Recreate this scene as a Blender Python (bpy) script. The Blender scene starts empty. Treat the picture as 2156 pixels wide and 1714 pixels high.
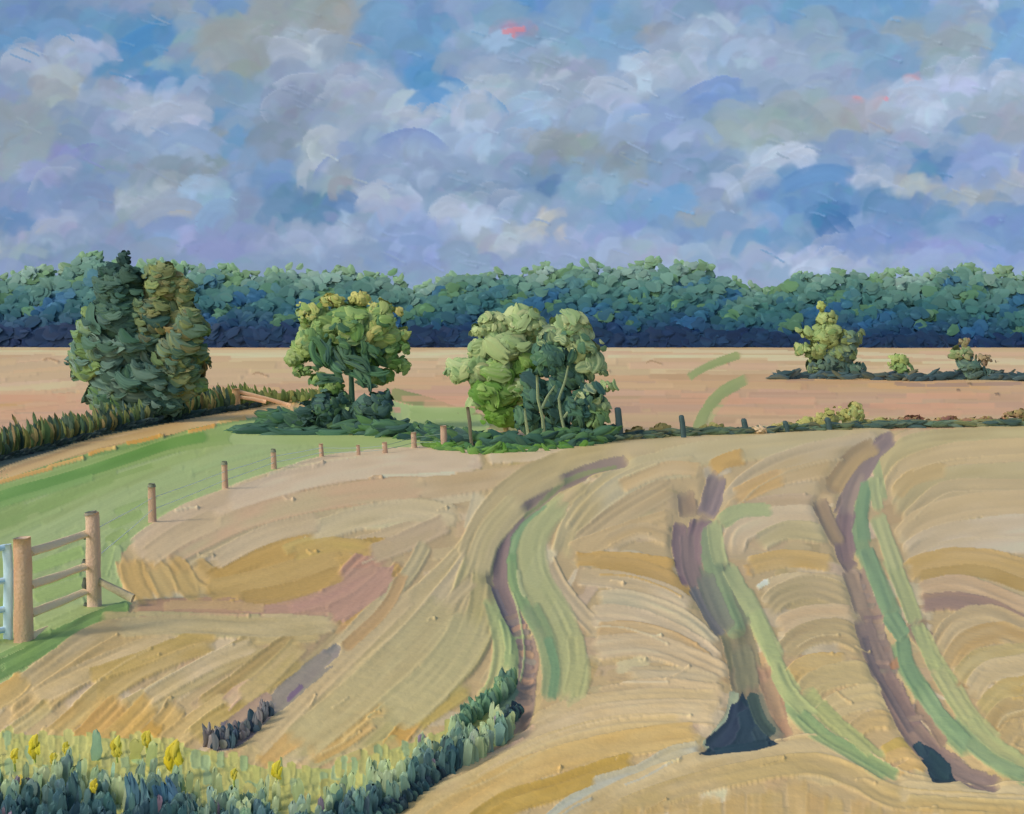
import bpy, math, random
import numpy as np

# ------------------------------------------------------------------ camera, sky light, sun, exposure
F = 2070.0; CX = 1077.5; HOR = 672.0; W0 = 2155.0; H0 = 1714.0   # drawing units: frame 2155 x 1714
CZ = 12.0
scene = bpy.context.scene
cam_d = bpy.data.cameras.new("camera"); cam = bpy.data.objects.new("camera", cam_d)
scene.collection.objects.link(cam); scene.camera = cam
cam.location = (0, 0, CZ); cam.rotation_euler = (math.radians(90), 0, 0)
cam_d.sensor_width = 36.0; cam_d.lens = 36.0 * F / W0
cam_d.shift_y = -(H0 / 2 - HOR) / W0
cam_d.clip_start = 0.1; cam_d.clip_end = 3000

SUN_EL, SUN_AZ = 36.0, -122.0          # degrees; azimuth from +Y towards +X (behind and left)
world = bpy.data.worlds.new("World"); scene.world = world; world.use_nodes = True
wn = world.node_tree; wn.nodes.clear()
wo = wn.nodes.new("ShaderNodeOutputWorld"); wb = wn.nodes.new("ShaderNodeBackground")
ws = wn.nodes.new("ShaderNodeTexSky"); ws.sky_type = 'NISHITA'; ws.sun_disc = False
ws.sun_elevation = math.radians(SUN_EL); ws.sun_rotation = math.radians(SUN_AZ)
ws.dust_density = 2.0; ws.ozone_density = 1.0
wb.inputs[1].default_value = 0.15
wn.links.new(ws.outputs[0], wb.inputs[0]); wn.links.new(wb.outputs[0], wo.inputs[0])
sun_d = bpy.data.lights.new("sun", 'SUN'); sun = bpy.data.objects.new("sun", sun_d)
scene.collection.objects.link(sun)
sun_d.energy = 1.4; sun_d.angle = math.radians(12); sun_d.color = (1.0, 0.94, 0.86)
_e, _a = math.radians(SUN_EL), math.radians(SUN_AZ)
from mathutils import Vector
sv = Vector((math.sin(_a) * math.cos(_e), math.cos(_a) * math.cos(_e), math.sin(_e)))
sun.rotation_euler = sv.to_track_quat('Z', 'Y').to_euler()
scene.view_settings.view_transform = 'Standard'; scene.view_settings.look = 'None'
scene.view_settings.exposure = 0.0; scene.view_settings.gamma = 1.0
scene.cycles.max_bounces = 5

K_GROUND = np.array([0.665, 0.71, 0.86])     # what an upward face of albedo 1 renders as
K_FRONT = np.array([0.70, 0.72, 0.77])      # what a face towards the viewer of albedo 1 renders as
SKY_EMIT = 0.76; SKY_DIFF = 0.45

rng = np.random.default_rng(7)
random.seed(7)

def lin(c):
    c = np.asarray(c, float) / 255.0
    return np.where(c <= 0.04045, c / 12.92, ((c + 0.055) / 1.055) ** 2.4)

# ------------------------------------------------------------------ terrain: one profile falling to a valley and rising beyond
_tp = np.array([620, 672.5, 700, 718, 732, 776, 812, 862, 914, 931, 965, 1030, 1103, 1207, 1358, 1466, 1714, 1900, 2300.])
_td = np.array([2000, 1500, 600, 310, 262, 188, 150, 110, 80, 70, 58, 42, 28.5, 18.5, 12.3, 10.9, 8.6, 7.3, 5.4])
_py = np.arange(600, 2301, 2.0); _ly = np.interp(_py, _tp, np.log(_td))
_dy = np.gradient(_ly, _py)
for _k in range(60):      # round off the folds of the profile below the far fields
    _s = np.convolve(np.pad(_ly, 9, mode='reflect', reflect_type='odd'), np.ones(19) / 19, 'valid')
    _w = np.clip((_py - 740) / 60, 0, 1) * (1 if _k < 30 else (_py > 1050)); _ly = _ly * (1 - _w) + _s * _w
def Yof(py):
    return np.exp(np.interp(py, _py, _ly))
def G(px, py, lift=0.0):
    """point on the land for a drawing-unit position"""
    Y = Yof(py); return np.array([(px - CX) / F * Y, Y, CZ - (py - HOR) / F * Y + lift])
def P(px, py, Y):
    return np.array([(px - CX) / F * Y, Y, CZ - (py - HOR) / F * Y])

# ------------------------------------------------------------------ materials
def paint_mat(name, rough=0.55, emit=0.0, diff=1.0, bump=0.15, scale=30.0, spec=0.3):
    m = bpy.data.materials.new(name); m.use_nodes = True; nt = m.node_tree; n = nt.nodes
    b = n["Principled BSDF"]
    at = n.new("ShaderNodeAttribute"); at.attribute_name = "Col"
    tc = n.new("ShaderNodeTexCoord")
    no = n.new("ShaderNodeTexNoise"); no.inputs["Scale"].default_value = scale; no.inputs["Detail"].default_value = 4
    nt.links.new(tc.outputs["Object"], no.inputs["Vector"])
    mr = n.new("ShaderNodeMapRange"); mr.inputs[3].default_value = 0.93; mr.inputs[4].default_value = 1.07
    nt.links.new(no.outputs[0], mr.inputs[0])
    vm = n.new("ShaderNodeVectorMath"); vm.operation = 'SCALE'
    nt.links.new(at.outputs["Color"], vm.inputs[0]); nt.links.new(mr.outputs[0], vm.inputs["Scale"])
    out = vm.outputs[0]
    if diff != 1.0:
        v2 = n.new("ShaderNodeVectorMath"); v2.operation = 'SCALE'; v2.inputs["Scale"].default_value = diff
        nt.links.new(out, v2.inputs[0]); nt.links.new(v2.outputs[0], b.inputs["Base Color"])
    else:
        nt.links.new(out, b.inputs["Base Color"])
    if emit > 0:
        nt.links.new(out, b.inputs["Emission Color"]); b.inputs["Emission Strength"].default_value = emit
    b.inputs["Roughness"].default_value = rough
    b.inputs["Specular IOR Level"].default_value = spec
    if bump > 0:
        bp = n.new("ShaderNodeBump"); bp.inputs["Strength"].default_value = bump; bp.inputs["Distance"].default_value = 1.0 / scale
        nt.links.new(no.outputs[0], bp.inputs["Height"]); nt.links.new(bp.outputs[0], b.inputs["Normal"])
    return m
M_GROUND = paint_mat("stubble_and_soil", 0.6, bump=0.12, scale=6.0)
M_FOLIAGE = paint_mat("foliage", 0.6, bump=0.1, scale=8.0, spec=0.15)
M_WOOD = paint_mat("weathered_wood", 0.7, bump=0.4, scale=25.0)
M_METAL = paint_mat("painted_metal", 0.4, bump=0.2, scale=20.0)
M_SKY = paint_mat("cloudy_sky", 0.6, emit=SKY_EMIT, diff=SKY_DIFF, bump=0.0, scale=0.03, spec=0.15)

# ------------------------------------------------------------------ brush raster
def vnoise(s, u, fs, fu, rg):
    """smooth value noise on arrays s,u (0..1) with fs x fu cells"""
    fs = max(1, int(fs)); fu = max(1, int(fu))
    g = rg.random((fs + 2, fu + 2))
    a = s * fs; b = u * fu
    i = np.clip(a.astype(int), 0, fs); j = np.clip(b.astype(int), 0, fu)
    fa = a - i; fb = b - j; fa = fa * fa * (3 - 2 * fa); fb = fb * fb * (3 - 2 * fb)
    return (g[i, j] * (1 - fa) * (1 - fb) + g[i + 1, j] * fa * (1 - fb) + g[i, j + 1] * (1 - fa) * fb + g[i + 1, j + 1] * fa * fb)

def smooth_line(pts, step):
    pts = np.asarray(pts, float)
    if len(pts) == 2:
        L = np.hypot(*(pts[1] - pts[0])); n = max(3, int(L / step)); t = np.linspace(0, 1, n)
        return pts[0] + (pts[1] - pts[0]) * t[:, None], L
    p = np.vstack([2 * pts[0] - pts[1], pts, 2 * pts[-1] - pts[-2]]); out = []
    for k in range(1, len(p) - 2):
        L = np.hypot(*(p[k + 1] - p[k])); n = max(2, int(L / step) + 1)
        t = np.linspace(0, 1, n, endpoint=False)[:, None]
        out.append(0.5 * (2 * p[k] + (p[k + 1] - p[k - 1]) * t + (2 * p[k - 1] - 5 * p[k] + 4 * p[k + 1] - p[k + 2]) * t ** 2
                          + (3 * p[k] - p[k - 1] - 3 * p[k + 1] + p[k + 2]) * t ** 3))
    out.append(pts[-1:]); c = np.vstack(out)
    return c, float(np.hypot(*np.diff(c, axis=0).T).sum())

class Canvas:
    def __init__(s, x0, x1, y0, y1, step):
        s.x0, s.y0, s.step = x0, y0, step
        s.nx = int((x1 - x0) / step) + 1; s.ny = int((y1 - y0) / step) + 1
        s.C = np.zeros((s.ny * s.nx, 3)); s.Hh = np.zeros(s.ny * s.nx); s.L = np.zeros(s.ny * s.nx, int)
        s.xs = x0 + np.arange(s.nx) * step; s.ys = y0 + np.arange(s.ny) * step
    def poly_mask(s, poly):
        X, Y = np.meshgrid(s.xs, s.ys); inside = np.zeros(X.shape, bool); n = len(poly)
        for i in range(n):
            xa, ya = poly[i]; xb, yb = poly[(i + 1) % n]
            if ya == yb: continue
            c = ((Y > ya) != (Y > yb)) & (X < (xb - xa) * (Y - ya) / (yb - ya) + xa); inside ^= c
        return inside.ravel()
    def fill(s, poly, col=None, label=None):
        m = s.poly_mask(poly)
        if col is not None: s.C[m] = lin(col)
        if label is not None: s.L[m] = label
        return m
    def stroke(s, pts, w, col, col2=None, h=1.0, br=1.0, alpha=1.0, rag=0.12, label=None, edge=0.12, mix=0.5, keep=0.12, fu=None, fade=0.0):
        rg = np.random.default_rng(int(rng.integers(1 << 30)))
        st = s.step * 0.65
        c, L = smooth_line(pts, st)
        if len(c) < 3: return
        d = np.gradient(c, axis=0); d /= np.maximum(1e-6, np.hypot(d[:, 0], d[:, 1]))[:, None]
        nr = np.stack([-d[:, 1], d[:, 0]], 1)
        t = np.linspace(0, 1, len(c))
        ww = np.interp(t, np.linspace(0, 1, len(w)), w) if hasattr(w, '__len__') else np.full(len(c), float(w))
        wm = ww.max(); nu = max(4, int(wm / st)); u = np.linspace(-1, 1, nu)
        T, U = np.meshgrid(t, u, indexing='ij'); Uh = (U + 1) / 2
        X = c[:, 0][:, None] + nr[:, 0][:, None] * U * ww[:, None] / 2; Y = c[:, 1][:, None] + nr[:, 1][:, None] * U * ww[:, None] / 2
        bs = vnoise(T, Uh, L / 160, fu or wm / 7.5, rg); bs2 = vnoise(T, Uh, L / 60, wm / 14, rg)
        r0 = vnoise(T * 0, Uh, 1, wm / 9, rg); r1 = vnoise(T * 0, Uh, 1, wm / 9, rg)
        er = vnoise(T, T * 0, L / 18, 1, rg)
        ra = min(0.3, rag * 2.0 * wm / max(L, 1))
        # rounded, ragged ends
        endround = np.minimum(T - ra * r0, 1 - ra * r1 - T) * L / (wm * 0.5)
        ok = (endround > 0) & (np.abs(U) < 1 - edge * er)
        ok &= (np.abs(U) < np.sqrt(np.clip(1 - (1 - np.clip(endround, 0, 1)) ** 2, 0, 1)) + 0.10 * er)
        ix = np.round((X - s.x0) / s.step).astype(int); iy = np.round((Y - s.y0) / s.step).astype(int)
        ok &= (ix >= 0) & (ix < s.nx) & (iy >= 0) & (iy < s.ny)
        idx = (iy * s.nx + ix)[ok]
        if len(idx) == 0: return
        c1 = lin(col); c2 = lin(col2) if col2 is not None else c1 * 0.93
        k = np.clip((bs2 - 0.5) * 1.3 + mix + (bs - 0.5) * 0.3, 0, 1)[..., None]
        cc = (c1 * k + c2 * (1 - k)) * (1 + 0.13 * br * (bs - 0.5))[..., None]
        a = alpha
        if alpha < 1 or fade:   # softer towards the sides; fade: thins out across the stroke
            A = alpha * np.clip((1 - np.abs(U)) * (4 if alpha < 0.9 else 7), 0.25, 1) * np.clip(endround * 1.5, 0.2, 1)
            if fade: A = alpha * np.clip(1.0 - Uh if fade > 0 else Uh, 0, 1) ** 1.3 * np.clip(endround * 0.9, 0.0, 1)
            a = A[ok][:, None]
        old = s.C[idx]; s.C[idx] = old * (1 - a) + cc[ok] * a
        hh = h * (0.35 + 0.5 * br * (bs - 0.5)) + h * 0.42 * np.exp(-((1 - np.abs(U)) / 0.2) ** 2) + h * 0.9 * np.exp(-((1 - T) * L / (0.12 * wm + 3)) ** 2) * (r1 > 0.3)
        aa = a[:, 0] if (alpha < 1 or fade) else 1.0
        s.Hh[idx] = s.Hh[idx] * (1 - aa + keep * aa) + hh[ok] * aa
        if label is not None: s.L[idx] = label
    def blurH(s, n=1):
        H = s.Hh.reshape(s.ny, s.nx)
        for _ in range(n):
            p = np.pad(H, 1, mode='edge')
            H = (p[1:-1, 1:-1] * 4 + p[:-2, 1:-1] + p[2:, 1:-1] + p[1:-1, :-2] + p[1:-1, 2:]) / 8
        return H

def tag(o, label=None, cat=None, group=None, kind=None):
    if label: o['label'] = label
    if cat: o['category'] = cat
    if group: o['group'] = group
    if kind: o['kind'] = kind
    return o

def mesh_obj(name, co, faces, col, mat, parent=None, smooth=True):
    me = bpy.data.meshes.new(name); co = np.asarray(co, np.float32); faces = np.asarray(faces, np.int32)
    nf, k = faces.shape
    me.vertices.add(len(co)); me.vertices.foreach_set("co", co.ravel())
    me.loops.add(nf * k); me.loops.foreach_set("vertex_index", faces.ravel())
    me.polygons.add(nf); me.polygons.foreach_set("loop_start", np.arange(0, nf * k, k, dtype=np.int32))
    try: me.polygons.foreach_set("loop_total", np.full(nf, k, np.int32))
    except Exception: pass
    me.update(calc_edges=True)
    ca = me.color_attributes.new("Col", 'FLOAT_COLOR', 'POINT')
    rgba = np.ones((len(co), 4), np.float32); rgba[:, :3] = col
    ca.data.foreach_set("color", rgba.ravel())
    me.polygons.foreach_set("use_smooth", np.full(nf, smooth, bool))
    me.materials.append(mat); me.validate()
    o = bpy.data.objects.new(name, me); scene.collection.objects.link(o)
    if parent: o.parent = parent; o.matrix_parent_inverse = parent.matrix_world.inverted()
    return o

def grid_faces(ny, nx):
    a = (np.arange(ny - 1)[:, None] * nx + np.arange(nx - 1)[None, :]).ravel()
    return np.stack([a, a + nx, a + nx + 1, a + 1], 1)

#@@SKY
# ------------------------------------------------------------------ sky: clouds laid on a far dome
T_ = 0.862
SKYF = [ # x, y, rx, ry, rotation, colour (photo pixels of 2500)
(1250,300,3000,600,0,(140,160,198)),
(90,40,130,45,0,(116,150,200)),(100,95,190,40,-5,(104,150,203)),(245,55,60,28,0,(108,155,205)),
(350,105,105,55,-25,(88,146,203)),(270,165,60,28,-30,(92,148,203)),(390,190,70,35,0,(90,148,205)),(480,175,50,28,0,(122,162,206)),
(590,90,120,110,20,(158,165,170)),(510,25,140,32,0,(148,162,182)),(545,18,60,20,0,(110,150,210)),(390,162,38,13,10,(155,168,178)),
(130,148,110,42,-10,(165,177,205)),(235,125,45,30,0,(158,171,208)),(160,220,80,45,0,(163,171,184)),(187,232,24,20,-40,(188,186,178)),
(270,232,65,38,0,(160,174,205)),(400,270,110,50,0,(174,184,212)),(475,320,75,65,10,(168,180,210)),(390,345,95,38,0,(148,171,210)),
(60,320,95,70,0,(155,165,180)),(30,410,60,30,0,(160,172,190)),(185,378,40,27,0,(136,146,204)),(110,432,62,32,0,(150,160,206)),(370,415,110,22,0,(148,160,186)),
(530,370,32,60,0,(143,158,176)),(450,432,70,27,0,(143,154,174)),(540,285,32,24,0,(112,158,205)),(592,350,36,38,0,(106,153,205)),
(590,230,70,38,0,(132,160,194)),(80,490,130,50,0,(135,154,202)),(255,480,90,55,0,(128,153,198)),(335,495,95,50,-20,(164,174,196)),
(500,490,62,50,0,(150,178,215)),(430,560,110,42,0,(140,158,208)),(525,600,100,38,0,(142,150,205)),(110,560,90,40,0,(158,168,206)),
(40,605,60,24,0,(162,172,192)),(50,540,38,24,0,(106,143,200)),
(750,60,160,95,0,(156,163,172)),(865,60,75,55,0,(160,160,165)),(960,110,100,110,0,(114,158,208)),(1060,70,42,62,0,(98,150,205)),
(1010,15,70,30,0,(118,152,206)),(1060,212,75,50,35,(86,147,208)),(1180,55,60,60,0,(122,162,206)),(1210,95,50,30,0,(136,166,202)),
(740,120,90,50,0,(164,176,200)),(755,118,26,10,15,(196,206,222)),(850,210,110,60,0,(162,176,206)),(880,285,100,60,0,(160,174,200)),
(728,240,52,52,40,(138,150,184)),(1000,275,45,34,40,(172,183,208)),(1065,305,65,35,0,(172,181,208)),(1185,240,85,70,0,(166,179,205)),
(1130,335,110,50,0,(154,174,210)),(900,360,70,30,0,(145,163,205)),(780,368,42,48,0,(174,185,200)),(695,330,65,65,0,(140,154,180)),(800,432,65,32,0,(158,170,188)),
(665,440,62,44,0,(122,156,208)),(750,510,100,55,20,(94,134,180)),(825,500,75,28,0,(98,136,180)),(870,468,50,20,10,(146,150,166)),
(935,492,85,32,10,(168,180,210)),(1140,470,90,36,0,(124,149,184)),(1140,540,82,46,0,(170,184,214)),(1000,570,95,48,0,(140,161,212)),
(840,570,60,40,0,(160,175,206)),(1010,622,65,30,0,(138,155,210)),(730,592,100,42,0,(158,170,208)),(1225,590,70,40,0,(166,174,194)),
(1400,60,190,80,0,(126,158,198)),(1480,30,32,18,0,(104,152,206)),(1300,10,60,30,0,(92,143,206)),(1258,78,26,9,-5,(212,140,160)),
(1740,20,110,30,0,(130,148,196)),(1600,88,52,27,0,(152,155,168)),(1780,60,90,28,0,(152,171,206)),(1480,120,85,55,0,(118,158,204)),
(1740,125,160,62,0,(146,166,199)),(1590,182,65,46,0,(166,180,210)),(1690,180,60,30,20,(160,175,206)),(1380,175,110,45,0,(145,160,190)),(1335,190,48,20,20,(166,179,206)),
(1300,272,60,36,-20,(150,180,215)),(1480,240,95,38,-10,(158,174,206)),(1430,305,95,46,0,(146,166,202)),(1610,295,85,46,0,(134,159,208)),
(1750,252,68,40,-10,(116,146,204)),(1840,320,100,55,0,(146,162,176)),(1420,372,125,42,10,(136,148,156)),(1510,410,100,40,0,(138,152,170)),
(1670,405,120,50,0,(122,148,190)),(1422,333,14,6,0,(168,156,176)),(1330,440,90,50,0,(114,144,184)),(1350,458,42,18,0,(94,126,180)),
(1440,462,60,60,0,(132,161,196)),(1640,490,48,36,0,(108,159,213)),(1540,522,100,40,0,(114,154,200)),(1530,562,75,20,-10,(126,148,208)),
(1332,540,20,34,0,(184,180,186)),(1290,580,42,26,0,(168,176,190)),(1690,560,80,40,0,(118,150,200)),(1690,530,40,25,0,(146,160,180)),(1450,605,170,30,0,(146,162,206)),(1600,628,110,22,0,(156,168,200)),
(1840,432,70,36,-30,(162,174,202)),
(2080,40,230,62,0,(102,149,200)),(2000,100,70,60,0,(136,160,190)),(2255,112,135,62,0,(140,154,172)),(2380,52,42,14,0,(158,165,176)),
(2470,100,55,95,0,(110,156,208)),(2160,145,115,42,20,(114,151,196)),(1920,150,95,50,10,(150,168,202)),(1960,300,105,70,0,(148,164,178)),
(2120,290,82,42,10,(154,151,164)),(2085,243,28,9,5,(198,148,166)),(2152,241,21,9,35,(210,142,164)),(2230,198,26,14,20,(186,154,176)),
(2260,270,115,52,0,(158,173,206)),(2345,198,70,36,0,(155,172,207)),(2485,200,65,36,0,(160,175,208)),(2430,270,90,46,0,(150,164,188)),(2480,310,60,40,0,(142,152,176)),
(2090,375,140,52,0,(124,148,190)),(1960,388,42,17,-25,(178,190,216)),(1895,420,40,18,-40,(162,176,207)),(2290,408,66,36,10,(84,129,184)),
(2400,400,85,52,0,(128,148,202)),(2355,322,15,6,15,(86,126,180)),(2220,458,90,20,10,(162,168,182)),(2390,492,120,24,15,(156,162,174)),(2480,440,50,34,0,(154,162,180)),
(1985,480,145,70,0,(94,138,196)),(2035,540,52,50,30,(66,114,174)),(2220,520,120,46,15,(92,132,184)),(2455,560,110,54,0,(106,138,194)),
(2130,585,110,40,0,(116,142,200)),(1905,590,90,34,0,(102,142,190)),(2290,612,85,27,0,(134,146,206)),(2010,640,130,26,0,(158,170,206)),(2420,632,100,26,0,(124,148,206)),
(2100,430,60,14,30,(158,172,206))]
sky = Canvas(-560, 2720, -420, 760, 2.6)
sky.C[:] = lin((140, 160, 198))
X_, Y_ = np.meshgrid(sky.xs, sky.ys); X_ = X_.ravel(); Y_ = Y_.ravel()
# reflect what lies outside the frame so the clouds go on
Xr = np.abs(X_); Xr = np.where(Xr > W0, 2 * W0 - Xr, Xr); Yr = np.abs(Y_)
for (fx, fy, rx, ry, ro, c) in SKYF:
    fx, fy, rx, ry = fx * T_, fy * T_, rx * T_, ry * T_
    a = math.radians(ro); dx = Xr - fx; dy = Yr - fy
    q = ((dx * math.cos(a) + dy * math.sin(a)) / rx) ** 2 + ((-dx * math.sin(a) + dy * math.cos(a)) / ry) ** 2
    k = np.clip((1.7 - q) / 1.15, 0, 1); k = (0.93 * k * k * (3 - 2 * k))[:, None]
    c = np.array(c, float); c = c + (c.mean() - c) * 0.12 + np.array([-5, 1, -1]); c = c + (158 - c) * 0.04
    sky.C = sky.C * (1 - k) + lin(c) * k
base_sky = sky.C.copy()
def sky_at(x, y):
    i = int(np.clip(round((y - sky.y0) / sky.step), 0, sky.ny - 1)); j = int(np.clip(round((x - sky.x0) / sky.step), 0, sky.nx - 1))
    return base_sky[i * sky.nx + j]
def unlin(c):
    c = np.clip(c, 0, 1); return np.where(c <= 0.0031308, c * 12.92, 1.055 * c ** (1 / 2.4) - 0.055) * 255
for n in range(5200):
    x = rng.uniform(-560, 2720); y = rng.uniform(-420, 700)
    if n > 3800: x = rng.uniform(-20, 2175); y = rng.uniform(-20, 640)
    c = unlin(sky_at(x, y)) + rng.normal(0, 5.0) + rng.normal(0, 2.0, 3)
    if c.mean() > 172 and rng.random() < 0.5: c = c + rng.uniform(6, 20)
    L = rng.uniform(34, 110); wd = rng.uniform(22, 52); a = rng.choice([-0.5, -0.35, -0.2, 0.25]) + rng.normal(0, 0.25)
    ar = rng.uniform(0.12, 0.45) * L
    ca, sa = math.cos(a), math.sin(a)
    p = [(-L / 2, ar * 0.6), (0, -ar * 0.4), (L / 2, ar * 0.6)]
    p = [(x + u * ca - v * sa, y + u * sa + v * ca) for u, v in p]
    sky.stroke(p, wd, c, c + rng.normal(0, 4, 3), h=1.0, br=0.6, alpha=rng.uniform(0.4, 0.85), keep=0.45, edge=0.25, fade=(1.0 if n % 3 == 0 else 0))
_c = sky.C.reshape(sky.ny, sky.nx, 3)
for _k in range(1): _q = np.pad(_c, ((1, 1), (1, 1), (0, 0)), mode='edge'); _c = (_c * 2 + _q[:-2, 1:-1] + _q[2:, 1:-1] + _q[1:-1, :-2] + _q[1:-1, 2:]) / 6
sky.C = _c.reshape(-1, 3).copy()
# pronounced arcs of cloud (frame units of 2155)
for pts, w, c in [
 ([(775,338),(825,305),(880,297),(945,335)],26,(128,148,204)),([(660,395),(690,350),(720,335)],16,(140,158,206)),
 ([(665,345),(655,315),(672,290)],9,(196,206,218)),([(770,440),(768,420),(800,408),(850,415)],24,(178,188,214)),
 ([(918,470),(912,452),(940,440),(985,448)],30,(184,194,216)),([(560,85),(600,88),(640,110),(665,125)],9,(196,204,220)),
 ([(570,195),(620,170),(690,168)],14,(178,188,212)),([(590,260),(570,230),(600,205),(660,200)],22,(166,178,206)),
 ([(10,150),(18,120),(45,112),(70,108)],12,(184,192,214)),([(115,88),(135,92),(165,108)],9,(186,194,214)),
 ([(260,205),(285,215),(268,235)],8,(182,192,214)),([(275,235),(310,248)],6,(200,210,226)),([(300,290),(340,240),(400,225),(455,250)],26,(176,186,212)),
 ([(310,315),(370,280),(440,300),(480,340)],40,(150,172,212)),([(270,480),(330,440),(400,440),(440,470)],34,(164,174,198)),
 ([(350,455),(380,450),(410,455)],8,(190,188,190)),([(75,500),(95,480),(110,475)],8,(196,194,196)),([(160,330),(190,320),(215,330)],18,(140,150,206)),
 ([(60,420),(90,365),(140,360),(170,368)],9,(172,184,212)),([(440,500),(430,470),(460,440),(510,450)],40,(150,178,216)),
 ([(1240,190),(1260,175),(1300,180),(1350,215)],14,(176,188,212)),([(1330,145),(1350,125),(1390,130)],14,(184,194,214)),
 ([(1060,235),(1110,215),(1170,210)],20,(164,190,218)),([(1080,258),(1130,245),(1190,232)],16,(158,184,216)),([(1085,300),(1100,272),(1150,258)],18,(150,174,210)),
 ([(1225,215),(1250,180),(1300,172)],8,(184,194,216)),([(1330,205),(1300,235),(1320,255)],20,(156,176,208)),([(1320,270),(1335,255),(1380,250)],12,(176,190,214)),
 ([(1420,235),(1460,205),(1520,180),(1570,192)],20,(124,150,206)),([(1440,250),(1490,225),(1545,220)],30,(118,148,206)),
 ([(1560,395),(1620,355),(1690,330),(1730,313)],16,(172,184,210)),([(1600,350),(1640,322),(1700,312)],12,(180,190,214)),
 ([(1790,355),(1850,385),(1910,410)],10,(164,178,208)),([(1520,430),(1580,390),(1650,375)],14,(160,174,202)),
 ([(1890,210),(1930,185),(1990,190)],16,(162,178,210)),([(1975,165),(2000,140),(2040,150)],22,(160,176,209)),([(2080,160),(2110,145),(2155,150)],22,(164,179,210)),
 ([(1640,400),(1700,370),(1760,365),(1800,390)],34,(104,144,198)),([(1690,450),(1730,480),(1765,520)],22,(78,120,172)),([(1725,445),(1765,470),(1790,505)],20,(72,116,172)),([(1700,490),(1740,515)],16,(84,124,178)),([(1775,440),(1800,470)],14,(88,130,182)),
 ([(1000,190),(1050,230),(1065,262)],14,(112,158,208)),([(915,175),(960,195),(985,225)],26,(88,148,208)),([(240,120),(300,80),(350,62)],40,(90,148,205)),
 ([(1050,70),(1080,64),(1112,60)],10,(214,140,158)),([(1075,72),(1088,78)],9,(212,138,156)),([(1860,205),(1872,212)],9,(212,142,164)),([(1785,208),(1820,212)],8,(196,150,168))]:
    big = w < 26 and c[0] > 150 and c[0] < 205 or (c[0] < 145 and w < 34)
    sky.stroke(pts, w * (2.1 if big else 1.25), np.array(c) - [4, 0, 4], np.array(c) - [11, 8, 10], h=1.9, br=0.9, alpha=0.8, rag=0.3, keep=0.5, fade=(1.0 if (big and pts[0][0] <= pts[-1][0]) else (-1.0 if big else 0)))
for (x, y, n, sp) in [(60,110,7,40),(150,95,5,30),(345,235,9,60),(300,260,5,30),(600,100,8,50),(720,190,8,50),(680,290,5,24),(880,245,6,40),(1040,200,8,50),(1100,290,6,40),(800,420,5,30),(945,450,7,34),(1260,190,5,30),(1380,140,8,50),(1470,110,6,60),(1590,370,7,40),(1690,335,6,34),(1830,375,4,30),(1930,220,6,40),(2010,150,6,40),(2110,160,6,40),(290,425,5,40),(440,405,5,40),(110,480,4,30),(1240,410,3,20),(1750,545,6,60),(1060,420,5,40),(1180,225,6,40)]:
    for k in range(n):
        xx, yy = x + rng.normal(0, sp * .6), y + rng.normal(0, sp * .35); L = rng.uniform(36, 80); a = rng.uniform(-0.6, 0.2); ar = rng.uniform(.25, .6) * L * .5
        ca, sa = math.cos(a), math.sin(a); c = unlin(sky_at(xx, yy)) * 0.55 + np.array([186, 194, 212]) * 0.45 + rng.normal(0, 4)
        p = [(xx + u * ca - v * sa, yy + u * sa + v * ca) for u, v in [(-L / 2, ar), (-L * .1, -ar * .5), (L / 2, ar * .6)]]
        sky.stroke(p, rng.uniform(22, 42), c, c - 6, h=2.4, br=0.9, alpha=0.65, rag=0.3, keep=0.4, fade=1.0, edge=.2)
# thin slanting scratches of the brush
for n in range(260):
    x = rng.uniform(-300, 2450); y = rng.uniform(0, 640); L = rng.uniform(8, 60); a = rng.uniform(0.18, 0.5)
    c = unlin(sky_at(x, y)); p = [(x, y), (x + L * 0.5 * math.cos(a), y + L * 0.5 * math.sin(a) + rng.normal(0, 1.5)), (x + L * math.cos(a), y + L * math.sin(a))]
    sky.stroke(p, 4.0, c + 8, c, h=rng.uniform(2.0, 4.0), br=0.2, alpha=0.8, keep=0.8)
HS = sky.blurH(1).ravel()
dirs = np.stack([(X_ - CX) / F, np.ones_like(X_), -(Y_ - HOR) / F], 1); dirs /= np.linalg.norm(dirs, axis=1)[:, None]
Rr = 900.0 - HS * 1.6 * 900.0 / F
co = dirs * Rr[:, None] + np.array([0, 0, CZ])
fc = grid_faces(sky.ny, sky.nx)
o = mesh_obj("sky", co, fc, sky.C, M_SKY); tag(o, kind='structure')
#@@GROUND
# ------------------------------------------------------------------ the land, laid in strokes of straw, soil and grass
g = Canvas(-420, 2580, 722, 1860, 2.1)
FAR, MEADOW, STUBBLE, TRACK, VERGE, HEDGEBANK = 0, 1, 2, 3, 4, 5
BIG = 3000
g.C[:] = lin((182, 160, 122)); g.L[:] = STUBBLE
# far field
far_low = [(-BIG, 985), (0, 965), (215, 915), (420, 875), (560, 858), (820, 845), (1000, 900), (1100, 930), (1300, 925), (1600, 915), (1880, 905), (2155, 903), (BIG, 900)]
g.fill([(-BIG, 700), (BIG, 700)] + far_low[::-1], (186, 163, 130), FAR)
g.fill([(-BIG, 870), (0, 858), (230, 826), (420, 812), (640, 806), (860, 800), (1200, 795), (1560, 800), (1800, 800), (2155, 806), (BIG, 806)] + far_low[::-1], (178, 146, 118), FAR)
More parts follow.
